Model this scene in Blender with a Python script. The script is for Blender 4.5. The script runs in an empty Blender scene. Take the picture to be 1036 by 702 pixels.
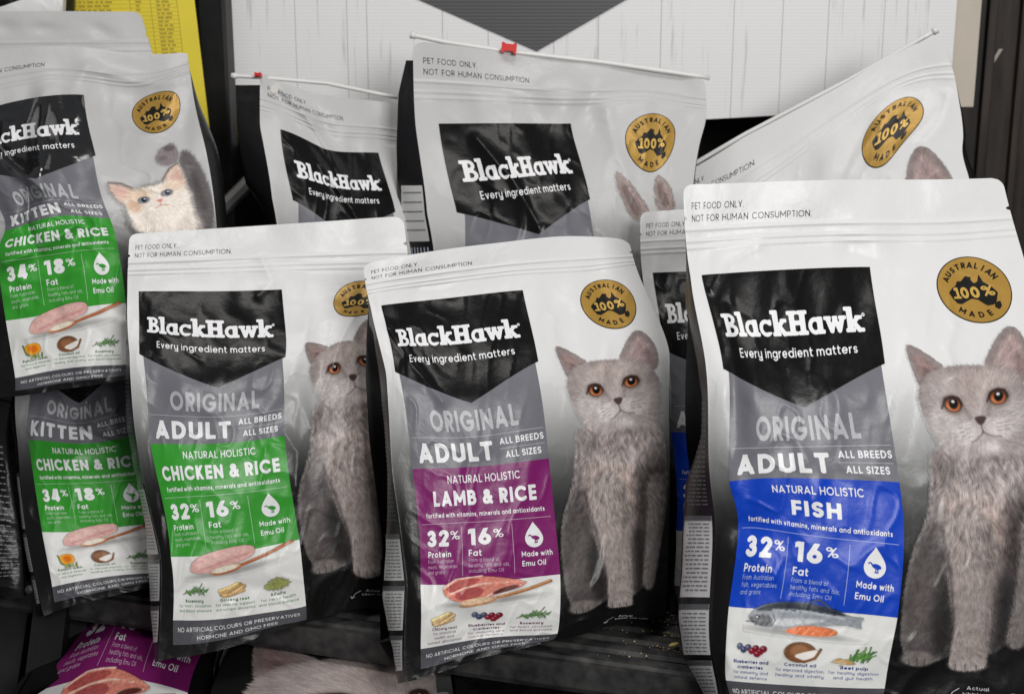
import bpy, math, random
import numpy as np

# ------------------------------------------------------------------ camera, light, exposure
F, CW, CH = 1500.0, 1036.0, 702.0          # focal length and picture size in photograph pixels
PITCH, CAMZ = math.radians(15.0), 0.64      # camera looks 15 degrees down, 0.64 m above the shelf
scn = bpy.context.scene
COL = scn.collection
cam = bpy.data.objects.new('camera', bpy.data.cameras.new('camera'))
COL.objects.link(cam)
cam.location = (0, 0, CAMZ)
cam.rotation_euler = (math.pi / 2 - PITCH, 0, 0)
cam.data.sensor_width = 36.0
cam.data.lens = 36.0 * F / CW
cam.data.clip_start, cam.data.clip_end = 0.01, 50
scn.camera = cam
cam.data.dof.use_dof = True
cam.data.dof.focus_distance = 1.40
cam.data.dof.aperture_fstop = 7.1

world = bpy.data.worlds.new('World')
scn.world = world
world.use_nodes = True
world.node_tree.nodes['Background'].inputs[0].default_value = (0.92, 0.95, 1.0, 1)
world.node_tree.nodes['Background'].inputs[1].default_value = 0.17


def area_lamp(name, loc, aim, sx, sy, watts, col):
    d = bpy.data.lights.new(name, 'AREA')
    d.shape = 'RECTANGLE'; d.size = sx; d.size_y = sy; d.energy = watts; d.color = col
    o = bpy.data.objects.new(name, d); COL.objects.link(o)
    o.location = loc
    import mathutils
    o.rotation_euler = (mathutils.Vector(aim) - mathutils.Vector(loc)).to_track_quat('-Z', 'Y').to_euler()
    return o


area_lamp('ceiling_lamp', (-0.1, 0.8, 2.2), (0.0, 1.6, 0.4), 1.6, 0.4, 19, (1.0, 0.97, 0.93))
area_lamp('front_key_light', (0.75, -0.7, 1.15), (0.1, 1.5, 0.30), 0.7, 0.7, 38, (1.0, 0.99, 0.97))  # key light added out of view, front right, for falloff across the bags
scn.view_settings.view_transform = 'Standard'
scn.view_settings.look = 'None'
scn.view_settings.exposure = -0.12
scn.view_settings.gamma = 1.0
scn.view_settings.use_curve_mapping = False

# ------------------------------------------------------------------ helpers
CP, SP = math.cos(PITCH), math.sin(PITCH)
CAM = np.array([0, 0, CAMZ]); RT = np.array([1.0, 0, 0]); FW = np.array([0, CP, -SP]); UP = np.array([0, SP, CP])


def unp(px, py, d):
    """photo pixel + distance along the view axis -> world point(s)"""
    px = np.asarray(px, float); py = np.asarray(py, float); d = np.asarray(d, float)
    a = ((px - CW / 2) / F * d)[..., None] * RT
    b = (-(py - CH / 2) / F * d)[..., None] * UP
    return CAM + a + b + d[..., None] * FW


def on_plane(px, py, z):
    """photo pixel -> point on the horizontal plane at height z"""
    d = (CAMZ - z) / (SP + CP * (py - CH / 2) / F)
    return unp(px, py, d)


def lin(c):
    c = np.asarray(c, float) / 255.0
    return np.where(c <= 0.04045, c / 12.92, ((c + 0.055) / 1.055) ** 2.4)


def sm(a, b, x):
    t = np.clip((x - a) / (b - a), 0, 1)
    return t * t * (3 - 2 * t)


def vnoise(x, y, seed):
    """smooth value noise, -1..1"""
    xi = np.floor(x).astype(np.int64); yi = np.floor(y).astype(np.int64)
    fx = x - xi; fy = y - yi
    fx = fx * fx * fx * (fx * (fx * 6 - 15) + 10); fy = fy * fy * fy * (fy * (fy * 6 - 15) + 10)

    def h(i, j):
        n = (i * 374761393 + j * 668265263 + seed * 2246822519) & 0xFFFFFFFF
        n = ((n ^ (n >> 13)) * 1274126177) & 0xFFFFFFFF
        return ((n ^ (n >> 16)) & 0xFFFF) / 32767.5 - 1
    a = h(xi, yi); b = h(xi + 1, yi); c = h(xi, yi + 1); d = h(xi + 1, yi + 1)
    return (a + (b - a) * fx) * (1 - fy) + (c + (d - c) * fx) * fy


def soft_abs(v): return np.sqrt(v * v + .0016)


def soft_pos(v): return (v + np.sqrt(v * v + .004)) / 2


def fbm(x, y, seed, o=3):
    s = 0; a = 1
    for k in range(o):
        s = s + a * vnoise(x * 2 ** k + 17 * k, y * 2 ** k - 9 * k, seed + k); a *= 0.5
    return s / 1.75


def raw_mesh(name, V, faces):
    me = bpy.data.meshes.new(name)
    V = np.asarray(V, np.float32)
    if isinstance(faces, np.ndarray):
        tot = np.full(len(faces), faces.shape[1], np.int32); flat = faces.reshape(-1).astype(np.int32)
    else:
        tot = np.array([len(f) for f in faces], np.int32); flat = np.array([i for f in faces for i in f], np.int32)
    me.vertices.add(len(V)); me.vertices.foreach_set('co', V.reshape(-1))
    me.loops.add(len(flat)); me.loops.foreach_set('vertex_index', flat)
    me.polygons.add(len(tot))
    st = np.concatenate([[0], np.cumsum(tot)[:-1]]).astype(np.int32)
    me.polygons.foreach_set('loop_start', st); me.polygons.foreach_set('loop_total', tot)
    me.update(calc_edges=True); me.validate()
    return me


def link(name, me, mat, parent=None):
    o = bpy.data.objects.new(name, me); COL.objects.link(o)
    if mat: me.materials.append(mat)
    if parent: o.parent = parent
    return o


def empty(name, loc, label, cat, group=None):
    o = bpy.data.objects.new(name, None); COL.objects.link(o)
    o.location = [float(v) for v in loc]; o.empty_display_size = 0.05
    o['label'] = label; o['category'] = cat
    if group: o['group'] = group
    return o


def tag(o, label=None, cat=None, kind=None, group=None):
    if label: o['label'] = label
    if cat: o['category'] = cat
    if kind: o['kind'] = kind
    if group: o['group'] = group
    return o


def box_data(x0, x1, y0, y1, z0, z1, bev=0.0):
    """a box with chamfered edges along every side (24 corner points)"""
    if bev <= 0:
        V = [(x, y, z) for x in (x0, x1) for y in (y0, y1) for z in (z0, z1)]
        Fc = [(0, 1, 3, 2), (4, 6, 7, 5), (0, 4, 5, 1), (2, 3, 7, 6), (0, 2, 6, 4), (1, 5, 7, 3)]
        return V, Fc
    import bmesh
    bm = bmesh.new(); bmesh.ops.create_cube(bm, size=1)
    for v in bm.verts:
        v.co.x = x0 if v.co.x < 0 else x1; v.co.y = y0 if v.co.y < 0 else y1; v.co.z = z0 if v.co.z < 0 else z1
    bmesh.ops.bevel(bm, geom=list(bm.edges), offset=bev, segments=2, affect='EDGES', profile=0.6)
    bm.verts.index_update()
    V = [tuple(v.co) for v in bm.verts]; Fc = [tuple(v.index for v in f.verts) for f in bm.faces]
    bm.free()
    return V, Fc


def join_data(parts):
    V = []; Fc = []
    for v, f in parts:
        n = len(V); V += list(v); Fc += [tuple(i + n for i in q) for q in f]
    return V, Fc


def tube_data(P, r, n=10):
    """round rod along the points P, with end caps"""
    P = np.asarray(P, float); V = []; Fc = []
    for i, p in enumerate(P):
        t = P[min(i + 1, len(P) - 1)] - P[max(i - 1, 0)]; t /= np.linalg.norm(t)
        a = np.cross(t, [0.31, 0.2, 0.93]); a /= np.linalg.norm(a); b = np.cross(t, a)
        rr = r[i] if hasattr(r, '__len__') else r
        for k in range(n):
            th = 2 * math.pi * k / n
            V.append(p + rr * (math.cos(th) * a + math.sin(th) * b))
    for i in range(len(P) - 1):
        for k in range(n):
            Fc.append((i * n + k, i * n + (k + 1) % n, (i + 1) * n + (k + 1) % n, (i + 1) * n + k))
    Fc.append(tuple(range(n))[::-1]); Fc.append(tuple(range((len(P) - 1) * n, len(P) * n)))
    return V, Fc


# ------------------------------------------------------------------ materials
def new_mat(name):
    m = bpy.data.materials.new(name); m.use_nodes = True
    nt = m.node_tree
    return m, nt, nt.nodes['Principled BSDF']


def print_mat(name, rough, spec, crinkle, coat=0.0, metal=0.0):
    """printed plastic film: ink colour from the 'Col' attribute, shared crinkle from the 'duv' attribute"""
    m, nt, b = new_mat(name)
    c = nt.nodes.new('ShaderNodeAttribute'); c.attribute_name = 'Col'
    u = nt.nodes.new('ShaderNodeAttribute'); u.attribute_name = 'duv'
    nt.links.new(c.outputs['Color'], b.inputs['Base Color'])
    n1 = nt.nodes.new('ShaderNodeTexNoise'); n1.inputs['Scale'].default_value = 0.16; n1.inputs['Detail'].default_value = 4.0
    n1.inputs['Distortion'].default_value = 0.15
    n2 = nt.nodes.new('ShaderNodeTexNoise'); n2.inputs['Scale'].default_value = 0.9; n2.inputs['Detail'].default_value = 3.0
    mix = nt.nodes.new('ShaderNodeMath'); mix.operation = 'MULTIPLY_ADD'; mix.inputs[1].default_value = 0.06
    bp = nt.nodes.new('ShaderNodeBump'); bp.inputs['Strength'].default_value = crinkle; bp.inputs['Distance'].default_value = 0.006
    nt.links.new(u.outputs['Vector'], n1.inputs['Vector']); nt.links.new(u.outputs['Vector'], n2.inputs['Vector'])
    nt.links.new(n2.outputs['Fac'], mix.inputs[0]); nt.links.new(n1.outputs['Fac'], mix.inputs[2])
    nt.links.new(mix.outputs[0], bp.inputs['Height']); nt.links.new(bp.outputs['Normal'], b.inputs['Normal'])
    mr = nt.nodes.new('ShaderNodeMapRange'); mr.inputs['To Min'].default_value = rough - 0.06; mr.inputs['To Max'].default_value = rough + 0.10
    n3 = nt.nodes.new('ShaderNodeTexNoise'); n3.inputs['Scale'].default_value = 0.35; n3.inputs['Detail'].default_value = 5
    nt.links.new(u.outputs['Vector'], n3.inputs['Vector']); nt.links.new(n3.outputs['Fac'], mr.inputs['Value'])
    nt.links.new(mr.outputs[0], b.inputs['Roughness'])
    b.inputs['Specular IOR Level'].default_value = spec
    b.inputs['Coat Weight'].default_value = coat; b.inputs['Coat Roughness'].default_value = 0.12
    b.inputs['Metallic'].default_value = metal
    return m


def plain_mat(name, col, rough, noise=0.0, scale=30, bump=0.0, spec=0.5, stretch=(1, 1, 1), col2=None):
    m, nt, b = new_mat(name)
    b.inputs['Roughness'].default_value = rough; b.inputs['Specular IOR Level'].default_value = spec
    tc = nt.nodes.new('ShaderNodeTexCoord'); mp = nt.nodes.new('ShaderNodeMapping'); mp.inputs['Scale'].default_value = stretch
    n = nt.nodes.new('ShaderNodeTexNoise'); n.inputs['Scale'].default_value = scale; n.inputs['Detail'].default_value = 6
    nt.links.new(tc.outputs['Object'], mp.inputs['Vector']); nt.links.new(mp.outputs['Vector'], n.inputs['Vector'])
    a = lin(col); c2 = lin(col2) if col2 is not None else np.clip(a * (1 + noise), 0, 1)
    r = nt.nodes.new('ShaderNodeValToRGB')
    r.color_ramp.elements[0].position = 0.35; r.color_ramp.elements[1].position = 0.7
    r.color_ramp.elements[0].color = (*(a * (1 - noise)), 1); r.color_ramp.elements[1].color = (*c2, 1)
    nt.links.new(n.outputs['Fac'], r.inputs['Fac']); nt.links.new(r.outputs['Color'], b.inputs['Base Color'])
    if bump:
        bp = nt.nodes.new('ShaderNodeBump'); bp.inputs['Strength'].default_value = bump; bp.inputs['Distance'].default_value = 0.002
        nt.links.new(n.outputs['Fac'], bp.inputs['Height']); nt.links.new(bp.outputs['Normal'], b.inputs['Normal'])
    return m


M_FILM = print_mat('film', 0.30, 0.24, 0.13)
M_GLOSS = print_mat('gloss_black_ink', 0.24, 0.20, 0.10)
M_WET = print_mat('crumpled_gloss_ink', 0.16, 0.8, 0.22, coat=1.0)
M_GOLD = print_mat('gold_ink', 0.36, 0.5, 0.20, metal=0.25)
M_INK = print_mat('ink', 0.32, 0.26, 0.13)

# ------------------------------------------------------------------ 2-D artwork: text, shapes, painted pictures (design units: bag is 100 wide, 160 tall, y down)
# ---- a geometric sans drawn with strokes: w is half the stroke width, capitals are 1 high
XH = 0.72


def _arc(cx, cy, rx, ry, a0, a1, n=18):
    t = np.radians(np.linspace(a0, a1, n)); return [(cx + rx * math.cos(k), cy + ry * math.sin(k)) for k in t]


def glyph_strokes(ch, w):
    """(outer width, y range, strokes); a stroke is (points, extend ends)"""
    h = XH; L = lambda *p: (list(p), True); N = lambda *p: (list(p), False); r = h / 2 - w; st = lambda x, y0=0, y1=1: L((x, y0), (x, y1))
    up = (0, 1); lo = (0, h); asc = (0, 1.04); de = (-.28, h)
    if ch == 'A': W = .92; return W, up, [L((w * 1.1, 0), (W / 2, 1 - w * .6)), L((W - w * 1.1, 0), (W / 2, 1 - w * .6)), N((.22 * W, .29), (.78 * W, .29))]
    if ch == 'B':
        W = .68; m = .53; x1 = .36; x2 = .37
        return W, up, [st(w), N((w, 1 - w), (x1, 1 - w), *_arc(x1, (1 - w + m) / 2, W * .93 - w - x1, (1 - w - m) / 2, 90, -90), (w, m)), N((w, m), (x2, m), *_arc(x2, (w + m) / 2, W - w - x2, (m - w) / 2, 90, -90), (w, w))]
    if ch == 'C': return .90, up, [N(*_arc(.5, .5, .5 - w, .5 - w, 46, 314, 28))]
    if ch == 'D': W = .80; return W, up, [st(w), N((w, 1 - w), (.32, 1 - w), *_arc(.32, .5, W - w - .32, .5 - w, 90, -90, 22), (w, w))]
    if ch == 'E': W = .57; return W, up, [st(w), L((w, 1 - w), (W, 1 - w)), L((w, .5), (W * .94, .5)), L((w, w), (W, w))]
    if ch == 'F': W = .55; return W, up, [st(w), L((w, 1 - w), (W, 1 - w)), L((w, .48), (W * .92, .48))]
    if ch == 'G': return .98, up, [N(*_arc(.5, .5, .5 - w, .5 - w, 44, 356, 30)), N((.54, .46), (.98 - w, .46))]
    if ch == 'H': W = .76; return W, up, [st(w), st(W - w), N((w, .5), (W - w, .5))]
    if ch == 'I': return 2 * w, up, [st(w)]
    if ch == 'K': W = .70; return W, up, [st(w), L((w, .34), (W - w * 1.3, 1)), L((w + .14, .52), (W - w * 1.2, 0))]
    if ch == 'L': W = .54; return W, up, [st(w), L((w, w), (W, w))]
    if ch == 'M': W = .98; return W, up, [st(w), st(W - w), N((w, 1 - w), (W / 2, .30), (W - w, 1 - w))]
    if ch == 'N': W = .78; return W, up, [st(w), st(W - w), N((w, 1 - w), (W - w, w))]
    if ch == 'O': return 1.0, up, [N(*_arc(.5, .5, .5 - w, .5 - w, 0, 360, 32))]
    if ch in 'PR':
        W = .66; m = .42; x1 = .36
        q = [st(w), N((w, 1 - w), (x1, 1 - w), *_arc(x1, (1 - w + m) / 2, W - w - x1, (1 - w - m) / 2, 90, -90), (w, m))]
        if ch == 'R': q.append(L((.32, m), (W - w * 1.05, 0)))
        return W, up, q
    if ch in 'Ss':
        H = 1 if ch == 'S' else h; W = .62 if ch == 'S' else .48; q = (H - 2 * w) / 4
        return W, (0, H), [N(*_arc(W / 2, H - w - q, W / 2 - w, q, 28, 270), *_arc(W / 2, w + q, W / 2 - w, q, 90, -152))]
    if ch == 'T': W = .64; return W, up, [L((0, 1 - w), (W, 1 - w)), st(W / 2, 0, .9)]
    if ch == 'U': W = .74; return W, up, [L((w, .4), (w, 1)), L((W - w, .4), (W - w, 1)), N((w, .42), *_arc(W / 2, .38, W / 2 - w, .38 - w, 180, 360), (W - w, .42))]
    if ch == 'V': W = .86; return W, up, [L((w * 1.1, 1), (W / 2, w * .6)), L((W - w * 1.1, 1), (W / 2, w * .6))]
    if ch == 'Y': W = .8; return W, up, [L((w * 1.1, 1), (W / 2, .42)), L((W - w * 1.1, 1), (W / 2, .42)), st(W / 2, 0, .42)]
    if ch == 'Z': W = .64; return W, up, [L((0, 1 - w), (W, 1 - w)), L((0, w), (W, w)), N((W - w * 1.3, 1 - w), (w * 1.3, w))]
    if ch == 'a': return h + .02, lo, [N(*_arc(h / 2, h / 2, r, r, 0, 360, 24)), st(h + .02 - w, 0, h)]
    if ch == 'b': return h + .02, asc, [N(*_arc(h / 2 + .02, h / 2, r, r, 0, 360, 24)), st(w, 0, 1.04)]
    if ch == 'c': return .62, lo, [N(*_arc(h / 2, h / 2, r, r, 48, 312, 22))]
    if ch == 'd': return h + .02, asc, [N(*_arc(h / 2, h / 2, r, r, 0, 360, 24)), st(h + .02 - w, 0, 1.04)]
    if ch == 'e': return h, lo, [N(*_arc(h / 2, h / 2, r, r, 0, 318, 24)), N((w, h / 2), (h - w, h / 2))]
    if ch == 'f': return .42, asc, [N((.15, -.1), (.15, .80), *_arc(.15 + .17, .84, .17, 1.04 - w - .84, 180, 82, 8)), L((0, h - w), (.40, h - w))]
    if ch == 'g': return h + .02, de, [N(*_arc(h / 2, h / 2, r, r, 0, 360, 24)), N((h + .02 - w, h + .1), (h + .02 - w, .02), *_arc(h / 2 + .01, .02, h / 2 + .01 - w, .30 - w, 0, -150, 14))]
    if ch == 'h': W = .62; return W, asc, [st(w, 0, 1.04), N((W - w, -.1), (W - w, h - W / 2), *_arc(W / 2, h - W / 2 + .02, W / 2 - w, W / 2 - w - .02, 0, 180, 14))]
    if ch == 'i': return 2.3 * w, (0, 1.02), [N((1.15 * w, -.1), (1.15 * w, h - w * .6)), N((1.15 * w, .97 - w), (1.15 * w, .975 - w))]
    if ch == 'k': W = .56; return W, asc, [st(w, 0, 1.04), N((w, .24), (W - w * 1.2, h - w * .7)), L((w + .12, .36), (W - w * 1.2, 0))]
    if ch == 'l': return 2 * w, asc, [st(w, 0, 1.04)]
    if ch == 'm':
        W = 1.0; q = W / 2; return W, lo, [st(w, 0, h)] + [N((o + q - w, -.1), (o + q - w, h - q / 2), *_arc(o + q / 2, h - q / 2 + .02, q / 2 - w, q / 2 - w, 0, 180, 12)) for o in (0, q - 2 * w + w)] if False else [st(w, 0, h), N((q, -.1), (q, h - .26), *_arc((q + w) / 2, h - .28, (q - w) / 2, .28 - w, 0, 180, 12)), N((W - w, -.1), (W - w, h - .26), *_arc((q + W - w) / 2, h - .28, (W - w - q) / 2, .28 - w, 0, 180, 12))]
    if ch == 'n': W = .62; return W, lo, [st(w, 0, h), N((W - w, -.1), (W - w, h - W / 2), *_arc(W / 2, h - W / 2 + .02, W / 2 - w, W / 2 - w - .02, 0, 180, 14))]
    if ch == 'o': return h, lo, [N(*_arc(h / 2, h / 2, r, r, 0, 360, 24))]
    if ch == 'p': return h + .02, de, [N(*_arc(h / 2 + .02, h / 2, r, r, 0, 360, 24)), st(w, -.28, h)]
    if ch == 'r': W = .40; return W, lo, [st(w, 0, h), N(*_arc(.34, .34, .34 - w, h - w - .34, 180, 78, 10))]
    if ch == 't': return .42, (0, .93), [N((.16, 1.0), (.16, .20), *_arc(.34, .20, .18, .20 - w, 180, 285, 8)), L((0, h - w), (.40, h - w))]
    if ch == 'u': W = .62; return W, lo, [st(W - w, 0, h), N((w, h + .1), (w, W / 2), *_arc(W / 2, W / 2 - .02, W / 2 - w, W / 2 - w - .02, 180, 360, 14))]
    if ch == 'v': W = .62; return W, lo, [L((w * 1.1, h), (W / 2, w * .6)), L((W - w * 1.1, h), (W / 2, w * .6))]
    if ch == 'w': W = .96; return W, lo, [L((w * 1.1, h), (W * .29, w * .6)), N((W * .29, w * .6), (W / 2, h - w)), N((W / 2, h - w), (W * .71, w * .6)), L((W - w * 1.1, h), (W * .71, w * .6))]
    if ch == 'x': W = .58; return W, lo, [L((w, 0), (W - w, h)), L((w, h), (W - w, 0))]
    if ch == 'y': W = .62; return W, de, [st(W - w, -.02, h), N((w, h + .1), (w, W / 2), *_arc(W / 2, W / 2 - .02, W / 2 - w, W / 2 - w - .02, 180, 360, 14)), N((W - w, .1), (W - w, 0), *_arc(W / 2, 0, W / 2 - w, .28 - w, 0, -150, 12))]
    if ch == 'z': W = .54; return W, lo, [L((0, h - w), (W, h - w)), L((0, w), (W, w)), N((W - w * 1.3, h - w), (w * 1.3, w))]
    if ch == '0': W = .72; return W, up, [N(*_arc(W / 2, .5, W / 2 - w, .5 - w, 0, 360, 28))]
    if ch == '1': W = .40; return W, up, [st(W - w), L((.0, .80), (W - w, 1 - w * .5))]
    if ch == '2': W = .64; q = .30; return W, up, [N(*_arc(W / 2, 1 - q, W / 2 - w, q - w, 165, -38, 18), (w * 1.35, w)), L((w, w), (W, w))]
    if ch == '3': W = .64; q = (1 - 2 * w) / 4; return W, up, [N(*_arc(W / 2 - .02, 1 - w - q, W / 2 - w - .03, q, 150, -90, 16)), N(*_arc(W / 2 - .01, w + q, W / 2 - w, q, 90, -155, 18))]
    if ch == '4': W = .72; return W, up, [st(W * .70), L((w * .3, .26), (W, .26)), N((w * 1.2, .26), (W * .58, 1.1))]
    if ch == '6': W = .68; return W, up, [N(*_arc(W / 2, W / 2, W / 2 - w, W / 2 - w, 0, 360, 26)), L((w * 1.35, .46), (W * .62, 1.0))]
    if ch == '8': W = .66; return W, up, [N(*_arc(W / 2, .755, W / 2 - w - .04, .245 - w * .75, 0, 360, 22)), N(*_arc(W / 2, .28, W / 2 - w, .28 - w, 0, 360, 24))]
    if ch == '%': W = .86; q = .22; return W, up, [N(*_arc(q, 1 - q, q - w, q - w, 0, 360, 18)), N(*_arc(W - q, q, q - w, q - w, 0, 360, 18)), L((W * .2, 0), (W * .8, 1))]
    if ch == '&': W = .80; return W, up, [N((W - w, w * .9), (.24, .70), *_arc(.36, .76, .15, .24 - w, 200, -20, 12), (.44, .60), (.20, .44), *_arc(.33, .28, .33 - w, .28 - w, 150, 300, 14), (W - w * 1.1, .46))]
    if ch == '.': return 2.3 * w, up, [N((1.15 * w, w * 1.05), (1.15 * w, w * 1.06))]
    if ch == ',': return 2.3 * w, (-.2, 1), [N((1.2 * w, w), (.7 * w, -.12))]
    return .3, up, []


_glyph_cache = {}


def glyph(ch, w, res):
    key = (ch, w, res)
    if key not in _glyph_cache:
        W, (y0, y1), S = glyph_strokes(ch, w)
        if not S: _glyph_cache[key] = (W, None, None)
        else:
            SS = []
            for P, ext in S:
                P = np.array(P, float)
                if ext:
                    d = P[0] - P[1]; P[0] += d / np.linalg.norm(d) * .2; d = P[-1] - P[-2]; P[-1] += d / np.linalg.norm(d) * .2
                SS.append(P)

            def fn(X, Y):
                g = np.full(X.shape, -9.0)
                for P in SS: g = np.maximum(g, w - sd_line(X, Y, P))
                return np.minimum.reduce([g, X + .001, W + .001 - X, Y - y0 + .001, y1 + .001 - Y])
            q = 1 / res
            V, T = field_mesh(fn, -q, W + 2 * q, y0 - q, y1 + 2 * q, res if ch not in '.,i' else max(res, 20))
            _glyph_cache[key] = (W, V, T)
    return _glyph_cache[key]


def line_glyphs(txt, w, res, track):
    out = []; x = 0
    for ch in txt:
        if ch == ' ': x += .36 if w != TINY else .55; continue
        W, V, T = glyph(ch, w, res)
        if V is not None: out.append((V + [x, 0], T))
        x += W + track
    return merge(out)


def text(txt, x0, x1, base, cap, w=.05, res=None, track=None):
    """lettering fitted to x0..x1 with its baseline at y=base and capitals cap high"""
    res = res or (15 if cap > 4 else 12 if cap > 1.9 else 9)
    V, T = line_glyphs(txt, w, res, track if track is not None else .16)
    V = V.copy(); a, b = V[:, 0].min(), V[:, 0].max()
    return np.stack([x0 + (V[:, 0] - a) / (b - a) * (x1 - x0), base - V[:, 1] * cap], 1), T


def arc_text(txt, cx, cy, r, a0, a1, cap, w, inside=False):
    out = []
    n = len(txt)
    for i, ch in enumerate(txt):
        W, V, T = glyph(ch, w, 11)
        V = (V - [W / 2, .5]) * cap
        a = math.radians(a0 + (a1 - a0) * i / (n - 1)); rot = a + math.pi / 2 if inside else a - math.pi / 2
        c, s = math.cos(rot), math.sin(rot)
        X = V[:, 0] * c - V[:, 1] * s + r * math.cos(a); Y = V[:, 0] * s + V[:, 1] * c + r * math.sin(a)
        out.append((np.stack([cx + X, cy - Y], 1), T))
    return merge(out)


def merge(lst):
    V = []; T = []; n = 0
    for v, t in lst:
        V.append(v); T.append(t + n); n += len(v)
    return np.concatenate(V), np.concatenate(T)


def rect(x0, x1, y0, y1, nx=1, ny=1):
    return strip(lambda x: y0 + 0 * x, lambda x: y1 + 0 * x, np.linspace(x0, x1, nx + 1), ny)


def strip(top, bot, xs, ny):
    xs = np.asarray(xs, float); t = np.linspace(0, 1, ny + 1)[:, None]
    Y = top(xs)[None] * (1 - t) + bot(xs)[None] * t
    X = np.repeat(xs[None], ny + 1, 0)
    n = len(xs); i = np.arange(ny)[:, None] * n + np.arange(n - 1)[None]
    Q = np.stack([i, i + n, i + n + 1, i + 1], -1).reshape(-1, 4)
    T = np.concatenate([Q[:, [0, 1, 2]], Q[:, [0, 2, 3]]])
    return np.stack([X.ravel(), Y.ravel()], 1), T


def subdiv(V, T, limit):
    for _ in range(8):
        E = np.stack([T[:, [0, 1]], T[:, [1, 2]], T[:, [2, 0]]], 1)
        L = np.linalg.norm(V[E[..., 0]] - V[E[..., 1]], axis=-1)
        lg = L > limit
        if not lg.any(): break
        Es = np.sort(E, -1).reshape(-1, 2); key = Es[:, 0].astype(np.int64) * (len(V) + 1) + Es[:, 1]
        sel = lg.ravel(); uk, inv = np.unique(key[sel], return_inverse=True)
        a = uk // (len(V) + 1); b = uk % (len(V) + 1)
        mid = np.full(len(key), -1, np.int64); mid[sel] = len(V) + inv
        V = np.concatenate([V, (V[a] + V[b]) / 2]); mid = mid.reshape(-1, 3)
        out = [T[~lg.any(1)]]
        cnt = lg.sum(1)
        for k in range(3):                      # one long edge
            s = (cnt == 1) & lg[:, k]; t = np.roll(T[s], -k, 1); m = mid[s, k]
            out += [np.stack([t[:, 0], m, t[:, 2]], 1), np.stack([m, t[:, 1], t[:, 2]], 1)]
            s = (cnt == 2) & ~lg[:, k]          # edge k short: edges k+1, k+2 long
            t = np.roll(T[s], -k, 1); m1 = mid[s, (k + 1) % 3]; m2 = mid[s, (k + 2) % 3]
            out += [np.stack([t[:, 0], t[:, 1], m1], 1), np.stack([t[:, 0], m1, m2], 1), np.stack([m2, m1, t[:, 2]], 1)]
        s = cnt == 3; t = T[s]; m = mid[s]
        out += [np.stack([t[:, 0], m[:, 0], m[:, 2]], 1), np.stack([m[:, 0], t[:, 1], m[:, 1]], 1),
                np.stack([m[:, 2], m[:, 1], t[:, 2]], 1), m]
        T = np.concatenate(out)
    return V, T


def field_mesh(fn, x0, x1, y0, y1, res):
    """filled outline of fn(x, y) > 0"""
    xs = np.arange(x0, x1, 1 / res); ys = np.arange(y0, y1, 1 / res)
    X, Y = np.meshgrid(xs, ys); G = fn(X, Y); ny, nx = G.shape
    V = []; T = []; idx = {}

    def vid(p):
        k = (round(p[0] * 1e4), round(p[1] * 1e4))
        if k not in idx: idx[k] = len(V); V.append(p)
        return idx[k]
    pos = G > 0
    some = pos[:-1, :-1] | pos[1:, :-1] | pos[:-1, 1:] | pos[1:, 1:]
    for j, i in zip(*np.nonzero(some)):
        c = [(j, i), (j + 1, i), (j + 1, i + 1), (j, i + 1)]
        poly = []
        for k in range(4):
            a = c[k]; b = c[(k + 1) % 4]; ga, gb = G[a], G[b]
            if ga > 0: poly.append(vid((xs[a[1]], ys[a[0]])))
            if (ga > 0) != (gb > 0):
                t = ga / (ga - gb)
                poly.append(vid((xs[a[1]] + t * (xs[b[1]] - xs[a[1]]), ys[a[0]] + t * (ys[b[0]] - ys[a[0]]))))
        for k in range(1, len(poly) - 1): T.append((poly[0], poly[k], poly[k + 1]))
    return np.array(V), np.array(T)


def sd_poly(X, Y, P):
    """signed distance to a polygon, positive inside"""
    P = np.asarray(P, float); d = np.full(X.shape, 1e9); ins = np.zeros(X.shape, bool)
    for k in range(len(P)):
        a = P[k]; b = P[(k + 1) % len(P)]; e = b - a
        t = np.clip(((X - a[0]) * e[0] + (Y - a[1]) * e[1]) / (e @ e + 1e-12), 0, 1)
        d = np.minimum(d, np.hypot(X - a[0] - t * e[0], Y - a[1] - t * e[1]))
        if abs(e[1]) > 1e-9:
            c = ((a[1] > Y) != (b[1] > Y)) & (X < (b[0] - a[0]) * (Y - a[1]) / (b[1] - a[1]) + a[0]); ins ^= c
    return np.where(ins, d, -d)


def sd_line(X, Y, P):
    P = np.asarray(P, float); d = np.full(X.shape, 1e9)
    for k in range(len(P) - 1):
        a = P[k]; e = P[k + 1] - a
        t = np.clip(((X - a[0]) * e[0] + (Y - a[1]) * e[1]) / (e @ e + 1e-12), 0, 1)
        d = np.minimum(d, np.hypot(X - a[0] - t * e[0], Y - a[1] - t * e[1]))
    return d


def smooth_poly(P, n=3):
    P = np.asarray(P, float)
    for _ in range(n):
        Q = np.roll(P, -1, 0); P = np.stack([0.75 * P + 0.25 * Q, 0.25 * P + 0.75 * Q], 1).reshape(-1, 2)
    return P


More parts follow.
